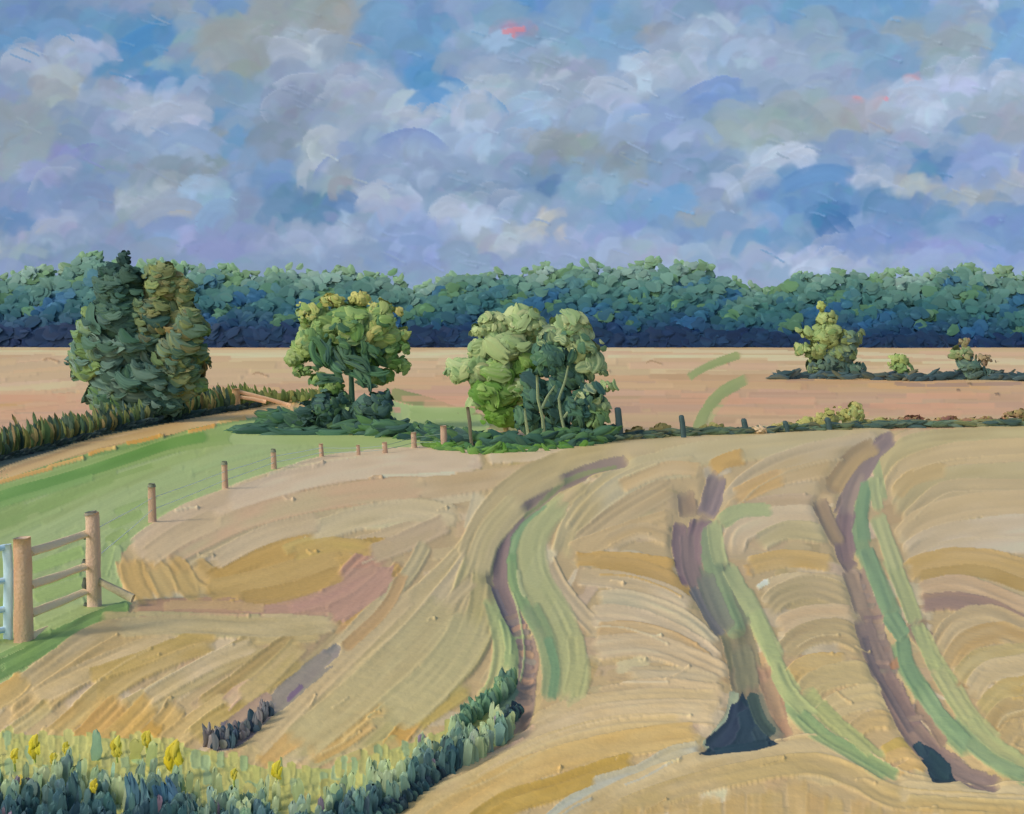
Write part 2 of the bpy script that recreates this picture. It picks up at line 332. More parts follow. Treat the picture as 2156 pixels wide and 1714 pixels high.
# stubble / meadow
meadow = [(-BIG, 1110), (0, 1015), (120, 980), (260, 940), (420, 892), (540, 872), (620, 858), (830, 845), (1010, 905), (1100, 940), (930, 948), (800, 957), (690, 972), (580, 1000), (500, 1030), (400, 1075), (330, 1115), (270, 1150), (255, 1180), (258, 1240), (278, 1270), (200, 1330), (100, 1400), (0, 1450), (-BIG, 2300)]
g.fill(meadow, (134, 158, 112), MEADOW)
def toward(mask, c, k): g.C[mask] = g.C[mask] * (1 - k) + lin(c) * k
RS = lambda a, b: rng.uniform(a, b)
def J(c, s=5): return np.clip(np.array(c, float) + rng.normal(0, s) + rng.normal(0, s * 0.4, 3), 5, 250)
# --- far field rows
for n in range(420):
    x = RS(-420, 2580); y = RS(724, 915); L = RS(120, 420)
    lo = np.interp(x, [-400, 0, 230, 420, 640, 1200, 2155, 2600], [868, 858, 822, 810, 802, 793, 806, 806])
    if y < lo - 6: c = J((192, 168, 134), 6)
    elif y < lo + 22: c = J((186, 154, 116), 5)
    else: c = J((177, 143, 118), 5) if y < lo + 70 else J((184, 156, 122), 5)
    sl = np.interp(x, [0, 500, 900, 2155], [-0.10, -0.02, 0.0, 0.01])
    ymax = np.interp(x, [p[0] for p in far_low], [p[1] for p in far_low]) - 6
    if y > ymax: continue
    g.stroke([(x - L / 2, y - sl * L / 2 + RS(-2, 2)), (x, y + RS(-1, 1)), (x + L / 2, y + sl * L / 2 + RS(-2, 2))], RS(7, 16), c, J(c, 4), h=1.6, br=1.2, alpha=0.9, label=FAR)
g.stroke([(-400, 747), (0, 733), (240, 728), (480, 725), (860, 727), (1240, 735), (1500, 741), (1800, 745), (2155, 760), (2560, 770)], 9, (214, 190, 158), h=2.5, label=FAR)
for pts, w, c in [([(1445, 797), (1490, 772), (1560, 748)], 17, (152, 156, 108)), ([(1466, 912), (1488, 868), (1520, 828), (1574, 797)], 26, (132, 144, 88)), ([(1485, 895), (1510, 860), (1540, 825)], 12, (158, 162, 110)),
    ([(-60, 862), (40, 850), (75, 842)], 8, (186, 146, 84)), ([(0, 868), (90, 858), (240, 832)], 5, (150, 118, 92)), ([(1820, 812), (1900, 814), (2000, 812), (2090, 816)], 12, (190, 152, 100)),
    ([(1880, 808), (1950, 812), (2155, 808)], 8, (150, 122, 108)), ([(1650, 800), (1720, 801)], 6, (150, 124, 112)), ([(280, 845), (420, 838), (620, 832)], 20, (176, 140, 118))]:
    g.stroke(pts, w * 1.15, c, J(c, 6), h=1.4, label=FAR, alpha=0.97, rag=0.5, edge=0.35)
for x, y in [(2016, 824), (2098, 832), (2040, 810)]: g.stroke([(x - 4, y), (x, y - 1), (x + 5, y)], 7, (96, 78, 62), h=3, label=FAR)
for (x, y) in [(530, 790), (700, 822), (1360, 765), (1250, 780), (90, 760), (760, 770), (1180, 750), (1500, 765)]:
    g.stroke([(x, y), (x + 12, y - 4), (x + 34, y + 4)], 4, (156, 126, 92), h=3, label=FAR)
# --- hedge bank on the left: bank of grasses under the hedge
g.stroke([(-400, 1090), (0, 975), (215, 935), (300, 915), (480, 862), (640, 850)], 46, (104, 96, 62), (74, 88, 68), h=2, label=HEDGEBANK)
g.stroke([(-400, 1095), (0, 978), (215, 925), (330, 892), (500, 862)], 14, (48, 66, 68), (70, 86, 74), h=3, label=HEDGEBANK)
# olive bank in the middle
g.stroke([(818, 828), (900, 850), (990, 880), (1090, 905)], 26, (140, 140, 84), (124, 128, 78), h=2, label=HEDGEBANK)
# straw margin
for k in range(34):
    t = RS(0, 1); x = -200 + t * 860; y = np.interp(x, [-400, 0, 120, 260, 420, 540, 640, 700], [1110, 995, 960, 930, 886, 868, 862, 850]) + RS(-9, 12)
    s_ = np.interp(x, [0, 640], [-0.33, -0.17]); L = RS(40, 120)
    g.stroke([(x - L / 2, y - s_ * L / 2), (x, y + RS(-2, 3)), (x + L / 2, y + s_ * L / 2)], RS(9, 20), J((188, 160, 114), 7), J((180, 146, 96)), h=2.4, label=STUBBLE)
for pts in [[(0, 1018), (60, 998), (110, 985)], [(100, 985), (150, 972), (175, 965)], [(180, 962), (220, 950), (245, 943)], [(265, 935), (310, 930), (345, 922)], [(395, 912), (430, 905), (450, 898)], [(455, 897), (490, 889), (520, 885)]]:
    g.stroke(pts, 8, (192, 148, 74), (206, 172, 112), h=4, label=STUBBLE)
# --- meadow bands
def mline(f):  # f=0 upper border, 1 lower border
    up = np.interp([-400, 0, 150, 300, 450, 560, 700, 860], [-400, 0, 120, 260, 420, 540, 620, 830], [1145, 1020, 985, 945, 898, 880, 868, 872])
    lo = np.interp([-400, 0, 150, 300, 450, 560, 700, 860], [-400, 0, 150, 300, 450, 560, 700, 860], [1560, 1340, 1230, 1120, 1045, 1005, 968, 952])
    return [(x, a + (b - a) * f) for x, a, b in zip([-400, 0, 150, 300, 450, 560, 700, 860], up, lo)]
for n in range(230):
    f = RS(-0.03, 1.0); ln = mline(f); xa = RS(-400, 760); xn = np.linspace(xa, xa + RS(110, 300), 4); seg = [(x, np.interp(x, [p[0] for p in ln], [p[1] for p in ln])) for x in xn if x < 860]
    if f < 0.16: c = (120, 150, 84)
    elif f < 0.30: c = (100, 138, 66)
    elif f < 0.42: c = (130, 154, 98)
    else: c = (140, 162, 116)
    seg = [(x, y + RS(-4, 4)) for x, y in seg]
    if len(seg) < 2: continue
    g.stroke(seg, RS(10, 24), J(c, 4), J(c, 4), h=1.3, alpha=0.85, keep=0.5)
g.stroke([(-300, 1130), (0, 1048), (140, 1012), (260, 975), (400, 935), (520, 915)], 24, (94, 134, 56), (108, 146, 74), h=2)
g.stroke([(-300, 1090), (0, 1030), (160, 985), (330, 935), (480, 905)], 12, (96, 138, 60), (120, 152, 84), h=2)
g.stroke([(120, 1005), (320, 958), (500, 930), (560, 925)], 10, (112, 146, 76), h=2)
g.fill([(840, 848), (890, 860), (960, 880), (1010, 900), (1080, 925), (1080, 935), (880, 935), (850, 900)], (146, 168, 112), MEADOW)
for y in (862, 878, 893, 908, 922, 935):
    g.stroke([(860, y), (940, y + RS(-3, 3)), (1000 + (y - 862) * 1.0, y + 4)], 15, J((146, 168, 112), 5), J((122, 156, 84), 5), h=1.6, label=MEADOW)
g.stroke([(480, 925), (700, 928), (900, 940), (1100, 945)], 24, (148, 170, 120), (134, 160, 104), h=1, label=MEADOW)
# gate-side grass
for pts, w, c in [([(60, 1200), (120, 1180), (180, 1160)], 26, (118, 150, 82)), ([(70, 1240), (170, 1205)], 14, (110, 146, 78)), ([(70, 1262), (180, 1225)], 26, (122, 152, 88)), ([(220, 1150), (270, 1120)], 30, (124, 154, 92)),
    ([(70, 1310), (180, 1262)], 26, (136, 160, 120)), ([(215, 1220), (225, 1180), (235, 1140)], 26, (128, 156, 104)), ([(240, 1230), (245, 1190), (250, 1150)], 18, (136, 160, 116)), ([(70, 1345), (180, 1300)], 22, (132, 158, 110)),
    ([(-200, 1260), (20, 1190)], 40, (122, 152, 84)), ([(-200, 1330), (20, 1270)], 30, (116, 152, 70)), ([(-200, 1400), (20, 1330)], 40, (128, 156, 90)), ([(240, 1080), (330, 1050)], 16, (126, 156, 96)), ([(230, 1110), (300, 1080)], 20, (118, 152, 86))]:
    g.stroke(pts, w, J(c, 3), J(c, 5), h=1.5, label=MEADOW)
# dark verge strip
for pts, w, c in [([(-300, 1520), (0, 1408), (90, 1360), (170, 1320), (275, 1278)], 36, (92, 136, 66)), ([(-200, 1460), (0, 1395), (100, 1345), (200, 1295), (270, 1272)], 12, (72, 118, 52)),
    ([(-100, 1470), (0, 1425), (100, 1375), (180, 1330)], 14, (82, 128, 62)), ([(-200, 1470), (0, 1382), (110, 1330)], 12, (112, 152, 84))]:
    g.stroke(pts, w, J(c, 3), J(c, 6), h=2.6, label=VERGE)

# ================= stubble field
def ext(p):
    p = [tuple(map(float, q)) for q in p]
    (xa, ya), (xb, yb) = p[-2], p[-1]
    if xb > 2120:
        q = (yb - ya) / max(60, xb - xa); p.append((2290, yb + q * (2290 - xb) * 0.9 + RS(-3, 3))); p.append((2440, yb + q * (2440 - xb) * 0.8)); p.append((2570, yb + q * (2570 - xb) * 0.7))
    return p
stub = [(-BIG, 2300), (0, 1455), (110, 1392), (210, 1335), (290, 1275), (262, 1240), (255, 1165), (330, 1118), (400, 1078), (500, 1035), (580, 1002), (690, 974), (800, 959), (930, 949), (1150, 944), (1300, 935), (1500, 925), (1880, 910), (BIG, 905), (BIG, 2300)]
g.fill(stub, (180, 159, 120), STUBBLE)
STRAW, PALE, OCHRE, PINK, GREENY = (180, 160, 121), (192, 175, 146), (180, 149, 88), (176, 138, 116), (168, 162, 118)
def direction(x, y):
    if x < 760 and y > 1300: return -0.62
    if x < 1000: return -0.30 + (y - 1000) / 1500
    if x < 1250: return -1.1
    if x < 1500: return 0.10 if y < 1400 else -0.2
    return -0.25 if y < 1100 else 0.12
for n in range(1100):
    x = RS(-420, 2580); y = RS(915, 1860)
    c = J(STRAW, 5) if RS(0, 1) < 0.75 else J(PALE, 5)
    a = direction(x, y) + rng.normal(0, 0.12); L = RS(50, 150); ar = RS(-8, 8)
    pts = [(x - L / 2 * math.cos(a), y - L / 2 * math.sin(a) + ar), (x, y), (x + L / 2 * math.cos(a), y + L / 2 * math.sin(a) + ar)]
    ok = True
    for q in pts:
        i = int((q[1] - g.y0) / g.step); j = int((q[0] - g.x0) / g.step)
        if not (0 <= i < g.ny and 0 <= j < g.nx) or g.L[i * g.nx + j] != STUBBLE or (q[1] < 985 and q[0] < 1000): ok = False
    if x < 620 and y < 1000: ok = False
    if ok: g.stroke(pts, RS(22, 46), c, J(c, 4), h=1.3, br=0.8, label=STUBBLE, alpha=0.9)
A = [  # pts, width, colour, second colour
 ([(-100,1500),(60,1440),(180,1360),(260,1335)],40,STRAW,PALE),
 ([(330,1128),(480,1050),(600,1010),(760,985),(900,975),(1025,970)],34,PALE,(198,180,156)),
 ([(560,1022),(680,982),(860,962),(1022,958)],34,(198,180,154),(190,170,146)),
 ([(600,1012),(740,985),(860,978),(1020,975)],26,(200,184,160),(188,168,142)),
 ([(800,1006),(880,1003),(960,1000)],10,(220,208,190),(204,188,166)),
 ([(1020,965),(1200,955),(1400,940),(1700,925),(1880,918)],24,(186,168,130),PALE),
 ([(300,1150),(440,1085),(580,1045),(760,1020),(880,1015)],36,(190,168,136),(184,158,126)),
 ([(330,1165),(480,1105),(640,1060),(820,1035),(1000,1015)],44,(186,154,120),(180,160,124)),
 ([(700,1050),(860,1035),(1010,1015),(1200,985)],40,(180,156,118),(190,168,134)),
 ([(280,1175),(380,1130),(480,1098),(560,1080)],40,(192,172,142),PALE),
 ([(360,1190),(480,1130),(620,1090),(780,1068),(940,1085)],46,(184,166,130),(176,160,124)),
 ([(380,1165),(450,1120),(540,1095)],24,(200,182,152),PALE),
 ([(460,1180),(600,1130),(760,1100),(930,1108)],30,(186,170,134),(198,182,150)),
 ([(640,1180),(760,1150),(860,1120),(960,1085)],34,(184,168,136),STRAW),
 ([(700,1200),(820,1150),(920,1108)],26,(190,170,140),(178,158,124)),
 # ochre patch and pink soil
 ([(262,1165),(272,1210),(300,1260)],40,(186,156,100),OCHRE),([(300,1165),(330,1210),(360,1265)],44,(180,148,86),(188,158,104)),
 ([(350,1175),(385,1215),(400,1265)],42,(184,154,96),OCHRE),([(400,1190),(440,1215),(470,1250)],40,OCHRE,(190,162,108)),
 ([(430,1235),(530,1190),(640,1150),(690,1155)],46,(182,152,90),(172,142,78)),([(420,1255),(560,1225),(700,1180),(760,1165)],46,(180,148,80),(188,158,98)),
 ([(480,1275),(600,1250),(720,1205),(740,1200)],44,(178,144,74),(184,152,88)),([(730,1165),(790,1150),(830,1165)],30,(184,152,80),(172,142,74)),
 ([(590,1165),(660,1145),(770,1150)],20,(190,162,100),OCHRE),
 ([(280,1285),(460,1280),(640,1290)],34,(182,148,120),(176,140,112)),([(500,1290),(640,1275),(740,1240)],36,PINK,(184,148,122)),
 ([(650,1330),(720,1270),(780,1205),(835,1180)],84,(172,134,120),(180,142,126)),([(640,1400),(740,1320),(820,1240),(860,1185)],44,(178,144,106),(172,140,92)),
 ([(720,1320),(790,1250),(850,1190)],20,(178,148,100),OCHRE),
 ([(560,1440),(640,1380),(720,1310)],50,(172,146,118),(170,154,118)),
 # flat swath, and the strokes running down to the left
 ([(200,1318),(330,1316),(500,1322),(560,1322)],44,(182,164,126),(172,156,116)),([(540,1318),(640,1316),(715,1312)],38,(184,166,128),(174,158,118)),
 ([(520,1345),(600,1345),(680,1340)],26,(178,164,124),(170,154,114)),
 ([(0,1490),(90,1420),(200,1345),(300,1325)],46,(180,160,118),(188,170,134)),([(20,1530),(140,1440),(250,1370),(340,1335)],50,(178,158,118),(172,152,110)),
 ([(60,1480),(180,1420),(300,1370),(380,1345)],40,(186,166,128),(176,156,114)),([(150,1520),(260,1430),(360,1380),(460,1345)],46,(176,158,114),(168,148,96)),
 ([(180,1430),(300,1390),(400,1350),(460,1340)],26,(176,152,88),(186,160,100)),([(250,1510),(380,1440),(480,1390),(560,1345)],46,(180,164,122),(172,152,104)),
 ([(300,1480),(440,1400),(540,1360)],30,(184,166,128),(176,158,112)),([(420,1500),(520,1430),(600,1370),(640,1350)],46,(176,158,110),(170,146,96)),([(480,1500),(560,1440),(640,1385)],36,(168,148,92),(176,160,112)),
 ([(-60,1500),(20,1460),(60,1420)],40,(184,152,88),(178,158,110)),([(0,1560),(60,1520),(110,1480)],26,(190,172,134),(182,152,88)),
 ([(90,1570),(160,1510),(220,1460)],36,OCHRE,(186,164,110)),([(150,1590),(210,1530),(270,1470)],50,(184,152,84),(176,140,74)),([(180,1600),(250,1550),(330,1470)],44,(182,150,84),(190,162,104)),
 ([(300,1570),(350,1520),(380,1480)],40,(184,158,104),(178,150,90)),([(340,1580),(420,1520),(500,1470)],44,(182,162,114),(186,160,106)),([(230,1600),(300,1560),(340,1520)],30,(176,144,78),OCHRE),
 ([(400,1560),(450,1520),(520,1480)],34,(184,160,110),(176,148,90)),([(50,1590),(90,1560),(110,1530)],26,(188,168,124),STRAW),([(470,1490),(510,1455),(560,1440)],26,(188,150,128),(182,160,130)),
 # the great sweeping band between the soil and the first rut
 ([(1880,915),(1600,930),(1380,950),(1230,968),(1120,1020),(1050,1100),(990,1200),(880,1310),(740,1440),(600,1530),(500,1600)],56,(178,162,120),(186,168,130)),
 ([(1300,962),(1200,982),(1110,1030),(1040,1100),(960,1200),(800,1340),(640,1480),(530,1580)],60,(182,166,128),(174,158,116)),
 ([(1180,1000),(1090,1060),(1020,1160),(960,1240),(860,1360),(740,1480),(640,1560),(560,1610)],60,(176,162,118),(184,168,132)),
 ([(1060,1090),(1010,1190),(970,1290),(900,1400),(800,1500),(700,1560),(620,1610)],64,(172,162,118),(180,164,124)),
 ([(1030,1180),(1020,1280),(980,1380),(900,1460),(820,1520),(740,1590)],62,(168,160,114),(176,164,122)),
 ([(1000,1220),(950,1270),(880,1350),(780,1430),(660,1530)],26,(188,172,138),(178,162,120)),([(870,1200),(780,1290),(700,1380),(600,1470)],22,(190,172,138),(178,162,122)),
 ([(840,1215),(800,1250),(760,1300)],34,(176,164,136),(170,156,116)),
 ([(1040,1240),(1060,1300),(1070,1380),(1050,1460),(1000,1500)],60,(150,164,112),(164,164,116)),([(1070,1290),(1085,1360),(1080,1430)],40,(140,160,112),(152,166,114)),
 # ochre scallops at the near edge
 ([(540,1620),(600,1570),(660,1545)],36,(180,158,100),(184,150,88)),([(640,1600),(720,1560),(790,1510)],38,(182,156,100),(176,146,80)),([(700,1560),(770,1500),(820,1490)],40,(180,152,92),(186,166,116)),
 ([(820,1580),(870,1520),(900,1480)],34,(184,152,88),(178,148,94)),([(860,1530),(930,1480),(990,1440)],44,(178,154,92),(176,160,108)),([(700,1620),(780,1590),(850,1560)],30,(176,166,112),(184,160,112)),
 # between first and second rut
 ([(1180,1180),(1215,1090),(1300,1010),(1440,965),(1560,950),(1800,925)],44,(184,164,126),(192,174,140)),([(1200,1130),(1260,1060),(1360,1000),(1480,980)],40,(186,164,124),PALE),
 ([(1300,1030),(1400,990),(1480,992)],26,(194,174,140),(182,160,120)),([(1240,1010),(1180,1060),(1160,1100)],34,(170,160,122),(186,170,136)),
 ([(1210,1160),(1300,1090),(1420,1020)],44,(184,162,124),(190,170,134)),([(1190,1170),(1300,1130),(1420,1090)],36,(182,162,126),(188,168,132)),([(1270,1150),(1350,1120),(1420,1140)],30,(176,156,120),PALE),
 ([(1205,1180),(1320,1180),(1430,1195)],26,(180,148,84),(188,160,106)),([(1240,1192),(1340,1200),(1430,1235),(1460,1262)],34,(178,144,74),(186,154,94)),
 ([(1210,1215),(1300,1225),(1400,1250),(1460,1285)],34,(190,172,142),(182,162,126)),([(1150,1180),(1180,1240),(1230,1300),(1260,1330)],30,(186,168,134),PALE),
 ([(1250,1262),(1340,1270),(1440,1310),(1510,1370)],36,(196,182,156),(178,172,150)),([(1230,1300),(1330,1305),(1440,1350),(1520,1410)],44,(184,166,130),(194,176,144)),
 ([(1250,1330),(1340,1328),(1430,1355),(1500,1400)],26,(172,148,112),(188,168,134)),([(1240,1370),(1360,1362),(1460,1395),(1535,1430)],44,(188,170,134),(180,160,122)),
 ([(1240,1430),(1245,1400)],60,(178,150,112),STRAW),([(1310,1430),(1420,1432),(1520,1450)],44,(192,172,148),(184,162,132)),([(1250,1470),(1380,1450),(1530,1465)],34,(188,168,134),(178,158,122)),
 ([(950,1640),(1080,1560),(1200,1500),(1340,1478),(1520,1480)],44,(182,162,122),(190,172,136)),([(860,1714),(1000,1630),(1120,1560),(1250,1515),(1400,1500),(1520,1505)],46,(180,160,118),(188,170,132)),
 ([(780,1760),(900,1690),(1020,1640),(1160,1570),(1300,1535),(1440,1530)],44,(182,162,116),(190,170,130)),
 ([(880,1760),(1000,1680),(1120,1620),(1260,1580),(1380,1560),(1480,1550)],50,(182,154,98),(188,164,112)),([(940,1790),(1060,1700),(1180,1660),(1300,1620),(1340,1610)],46,(176,142,74),(184,152,86)),
 ([(1000,1600),(1090,1560),(1130,1530)],14,(176,148,124),STRAW),
 ([(1100,1790),(1200,1700),(1320,1650),(1400,1610)],34,(156,162,156),(164,166,150)),([(1240,1660),(1340,1630),(1420,1590),(1480,1580)],30,(162,164,150),(172,164,130)),
 ([(1110,1790),(1230,1712),(1360,1650),(1520,1600),(1680,1575),(1780,1585),(1870,1640),(1960,1665),(2155,1675)],44,(190,172,134),(182,162,120)),
 ([(1150,1790),(1260,1730),(1380,1680),(1520,1640),(1700,1612),(1800,1640),(1900,1685),(2155,1700)],40,(184,164,118),(190,170,130)),
 # columns between second and third rut
 ([(1500,1090),(1540,1050),(1600,1000),(1700,960),(1860,930)],40,(184,164,126),PALE),([(1560,1040),(1640,1010),(1760,985)],30,(190,170,136),STRAW),([(1530,1080),(1600,1050),(1730,1030)],30,(186,166,130),(194,174,140)),
 ([(1490,990),(1530,972),(1575,962)],28,(184,150,80),(176,142,72)),([(1540,1055),(1600,1025),(1655,1005)],34,(182,150,88),(188,158,104)),([(1560,1075),(1640,1060),(1720,1060)],26,(190,168,140),(182,160,128)),
 ([(1540,1170),(1560,1120),(1640,1095),(1740,1095)],46,(184,164,128),(190,172,138)),([(1590,1150),(1660,1120),(1750,1130)],34,(182,164,126),(192,174,142)),([(1570,1195),(1660,1178),(1760,1190)],34,(180,150,88),(186,160,108)),
 ([(1565,1210),(1585,1195)],26,(178,144,78),OCHRE),([(1600,1240),(1680,1225),(1790,1235)],30,(192,176,146),(182,164,128)),([(1592,1240),(1606,1230),(1620,1226)],10,(232,222,206),(208,192,170)),
 ([(1610,1290),(1650,1255),(1720,1240),(1800,1270)],44,(184,166,130),(176,160,122)),([(1630,1330),(1700,1300),(1810,1300)],40,(182,158,118),(188,168,130)),([(1640,1390),(1690,1345),(1760,1330),(1830,1360)],46,(186,168,128),(178,158,120)),
 ([(1655,1440),(1700,1402),(1790,1395)],34,(178,150,94),(184,162,112)),([(1680,1490),(1720,1440),(1800,1420),(1850,1440)],46,(184,166,122),(176,160,116)),([(1710,1540),(1760,1490),(1840,1470),(1880,1500)],46,(180,164,122),(186,168,128)),
 ([(1780,1560),(1830,1520),(1890,1520)],34,(184,160,112),STRAW),([(1850,1590),(1900,1565),(1940,1575)],22,(184,156,94),(176,148,86)),([(1850,1610),(1900,1590),(1950,1600)],20,(182,150,84),(188,164,112)),([(1880,1635),(1920,1612),(1955,1622)],18,(178,148,82),(186,160,110)),
 # right hand swaths
 ([(1850,1020),(1880,960),(1950,930),(2060,922),(2155,920)],38,(188,170,128),(180,160,118)),([(1870,1060),(1900,1000),(1980,965),(2060,955),(2155,950)],44,(184,166,128),(192,174,138)),
 ([(1885,1090),(1930,1035),(2010,1010),(2155,1000)],44,(178,158,118),(188,168,130)),([(1880,1050),(1920,1010),(2000,990)],30,(176,156,114),(184,166,126)),([(1900,1110),(1980,1040),(2060,1030),(2155,1030)],34,(186,166,126),(178,160,122)),
 ([(1890,1150),(1940,1100),(2040,1070),(2155,1062)],46,(184,166,132),(192,174,142)),([(1900,1180),(1960,1140),(2060,1120),(2155,1110)],44,(192,176,148),(182,164,128)),([(1910,1205),(1990,1160),(2080,1150),(2155,1150)],30,(188,170,132),(196,180,152)),
 ([(1900,1205),(1990,1180),(2080,1182),(2155,1200)],40,(180,150,86),(186,158,104)),([(1930,1215),(2040,1205),(2100,1215),(2155,1235)],22,(188,160,102),(176,146,82)),([(1925,1250),(2020,1232),(2155,1280)],34,(190,168,142),(182,158,130)),
 ([(1930,1275),(2000,1268),(2080,1282),(2155,1320)],34,(142,120,116),(160,136,118)),([(1940,1290),(1930,1330),(1970,1370)],36,(164,144,110),(150,130,118)),([(1970,1380),(2010,1320),(2080,1300),(2155,1330)],44,(184,164,126),(176,156,118)),
 ([(1990,1420),(2030,1360),(2100,1335),(2155,1350)],40,(186,166,128),(176,150,104)),([(2010,1440),(2060,1390),(2155,1375)],34,(182,158,110),(188,170,132)),([(2040,1470),(2080,1420),(2155,1405)],40,(188,170,134),(180,162,124)),
 ([(2060,1510),(2110,1460),(2155,1450)],40,(182,152,98),(186,166,120)),([(2080,1550),(2110,1505),(2155,1490)],40,(188,170,130),(178,154,108)),([(2100,1590),(2130,1545),(2155,1535)],40,(182,158,112),(190,172,134)),
 # near right: broad dabs
 ([(1880,1668),(2000,1675),(2155,1672)],40,(188,172,130),(180,162,118)),([(1900,1690),(2050,1700),(2155,1705)],26,(190,172,128),(182,160,112)),
]
crests = []  # pale lines along swath edges: ridge highlights painted into the straw colour
for pts, w, c, c2 in A:
    tint = np.array(rng.choice([[0, 0, 0], [7, 6, 5], [-7, -7, -8], [5, 1, -6], [-4, 1, -3], [9, 8, 12]]))
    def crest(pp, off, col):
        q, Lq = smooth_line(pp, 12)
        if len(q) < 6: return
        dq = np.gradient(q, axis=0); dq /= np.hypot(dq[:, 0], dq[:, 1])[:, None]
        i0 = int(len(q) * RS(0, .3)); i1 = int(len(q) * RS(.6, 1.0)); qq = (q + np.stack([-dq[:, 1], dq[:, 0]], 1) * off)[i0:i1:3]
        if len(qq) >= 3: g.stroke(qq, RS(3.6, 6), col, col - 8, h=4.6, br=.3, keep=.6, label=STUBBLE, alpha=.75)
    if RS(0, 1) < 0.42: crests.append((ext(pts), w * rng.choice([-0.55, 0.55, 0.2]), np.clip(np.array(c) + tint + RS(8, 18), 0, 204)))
    g.stroke(ext(pts), w * 1.22, np.array(c) + tint, np.array(c2) + tint, h=3.4, br=1.25, label=STUBBLE, alpha=0.97)
for x in np.cumsum(rng.uniform(26, 56, 34)) + 1190:      # upright ochre dabs in front
    top = np.interp(x, [1200, 1330, 1500, 1700, 1850, 2155, 2600], [1735, 1690, 1655, 1640, 1690, 1700, 1700]) + RS(-8, 8)
    g.stroke([(x, 1870), (x + RS(-4, 4), 1780), (x + RS(-5, 5), top + RS(-6, 14))], RS(44, 58), J((184, 160, 110), 4), J((182, 154, 98), 3), h=1.4, br=0.6, label=STUBBLE, alpha=0.72)
V = [ # grass beside the ruts
 ([(1190,1040),(1140,1090),(1115,1150),(1125,1220),(1165,1290),(1195,1360),(1205,1430),(1185,1490)],60,(160,166,116),(150,164,112)),
 ([(1210,1330),(1215,1400),(1200,1470)],30,(168,164,108),(154,160,108)),
 ([(1150,1055),(1100,1100),(1078,1150),(1072,1190)],24,(100,142,108),(84,128,92)),([(1075,1160),(1080,1220),(1105,1280),(1135,1330)],26,(88,130,86),(104,140,100)),
 ([(1110,1270),(1145,1340),(1160,1410),(1158,1480)],42,(104,130,94),(120,136,104)),([(1150,1340),(1168,1410),(1160,1480)],20,(88,132,100),(104,140,108)),([(1090,1200),(1096,1240),(1108,1262)],8,(172,178,134),(150,166,120)),
 ([(1620,1075),(1560,1080),(1515,1110)],24,(144,164,114),(126,152,112)),([(1495,1085),(1495,1150),(1515,1200)],26,(156,170,114),(146,164,112)),([(1520,1190),(1550,1240),(1580,1290)],38,(134,154,116),(148,166,118)),([(1560,1240),(1600,1320),(1640,1400)],34,(148,168,112),(156,170,120)),
 ([(1600,1330),(1640,1410),(1680,1470)],26,(132,156,106),(148,164,112)),([(1640,1450),(1700,1530),(1780,1580),(1870,1640)],34,(110,140,100),(126,152,108)),([(1690,1450),(1740,1510),(1800,1560),(1860,1610)],30,(152,162,96),(140,158,100)),
 ([(1620,1380),(1650,1430),(1655,1460)],18,(150,160,84),(140,158,100)),
 ([(1838,1000),(1815,1060),(1808,1120),(1820,1180)],34,(104,140,104),(92,130,98)),([(1815,1150),(1850,1230),(1885,1310)],40,(96,132,98),(112,142,108)),([(1890,1340),(1905,1400),(1950,1470)],42,(92,132,98),(104,140,104)),([(1930,1440),(1980,1520),(2050,1590)],44,(100,134,100),(114,144,108)),
 ([(2000,1510),(2060,1580),(2155,1640)],36,(106,136,104),(120,148,108)),([(1840,960),(1850,1010),(1860,1060)],16,(150,168,116),(134,156,108)),([(1840,1080),(1870,1150),(1890,1200)],28,(156,166,116),(168,164,122)),([(1868,1170),(1905,1250),(1930,1320)],28,(150,168,114),(160,172,120)),
 ([(1935,1320),(1970,1390),(2010,1450)],24,(150,170,108),(158,168,112)),([(2000,1440),(2040,1510),(2100,1570)],34,(148,162,108),(160,166,114)),([(2080,1560),(2155,1610)],24,(140,160,110),(152,164,112)),
]
for pts, w, c, c2 in V:
    if c[0] > 122: c = np.array(c) * .65 + np.array((178, 170, 128)) * .35; c2 = np.array(c2) * .6 + np.array((180, 168, 126)) * .4
    g.stroke(ext(pts), w * (1.3 if c[0] > 122 else 1.05), c, c2, h=2.4, br=1.0, label=VERGE, alpha=0.88)
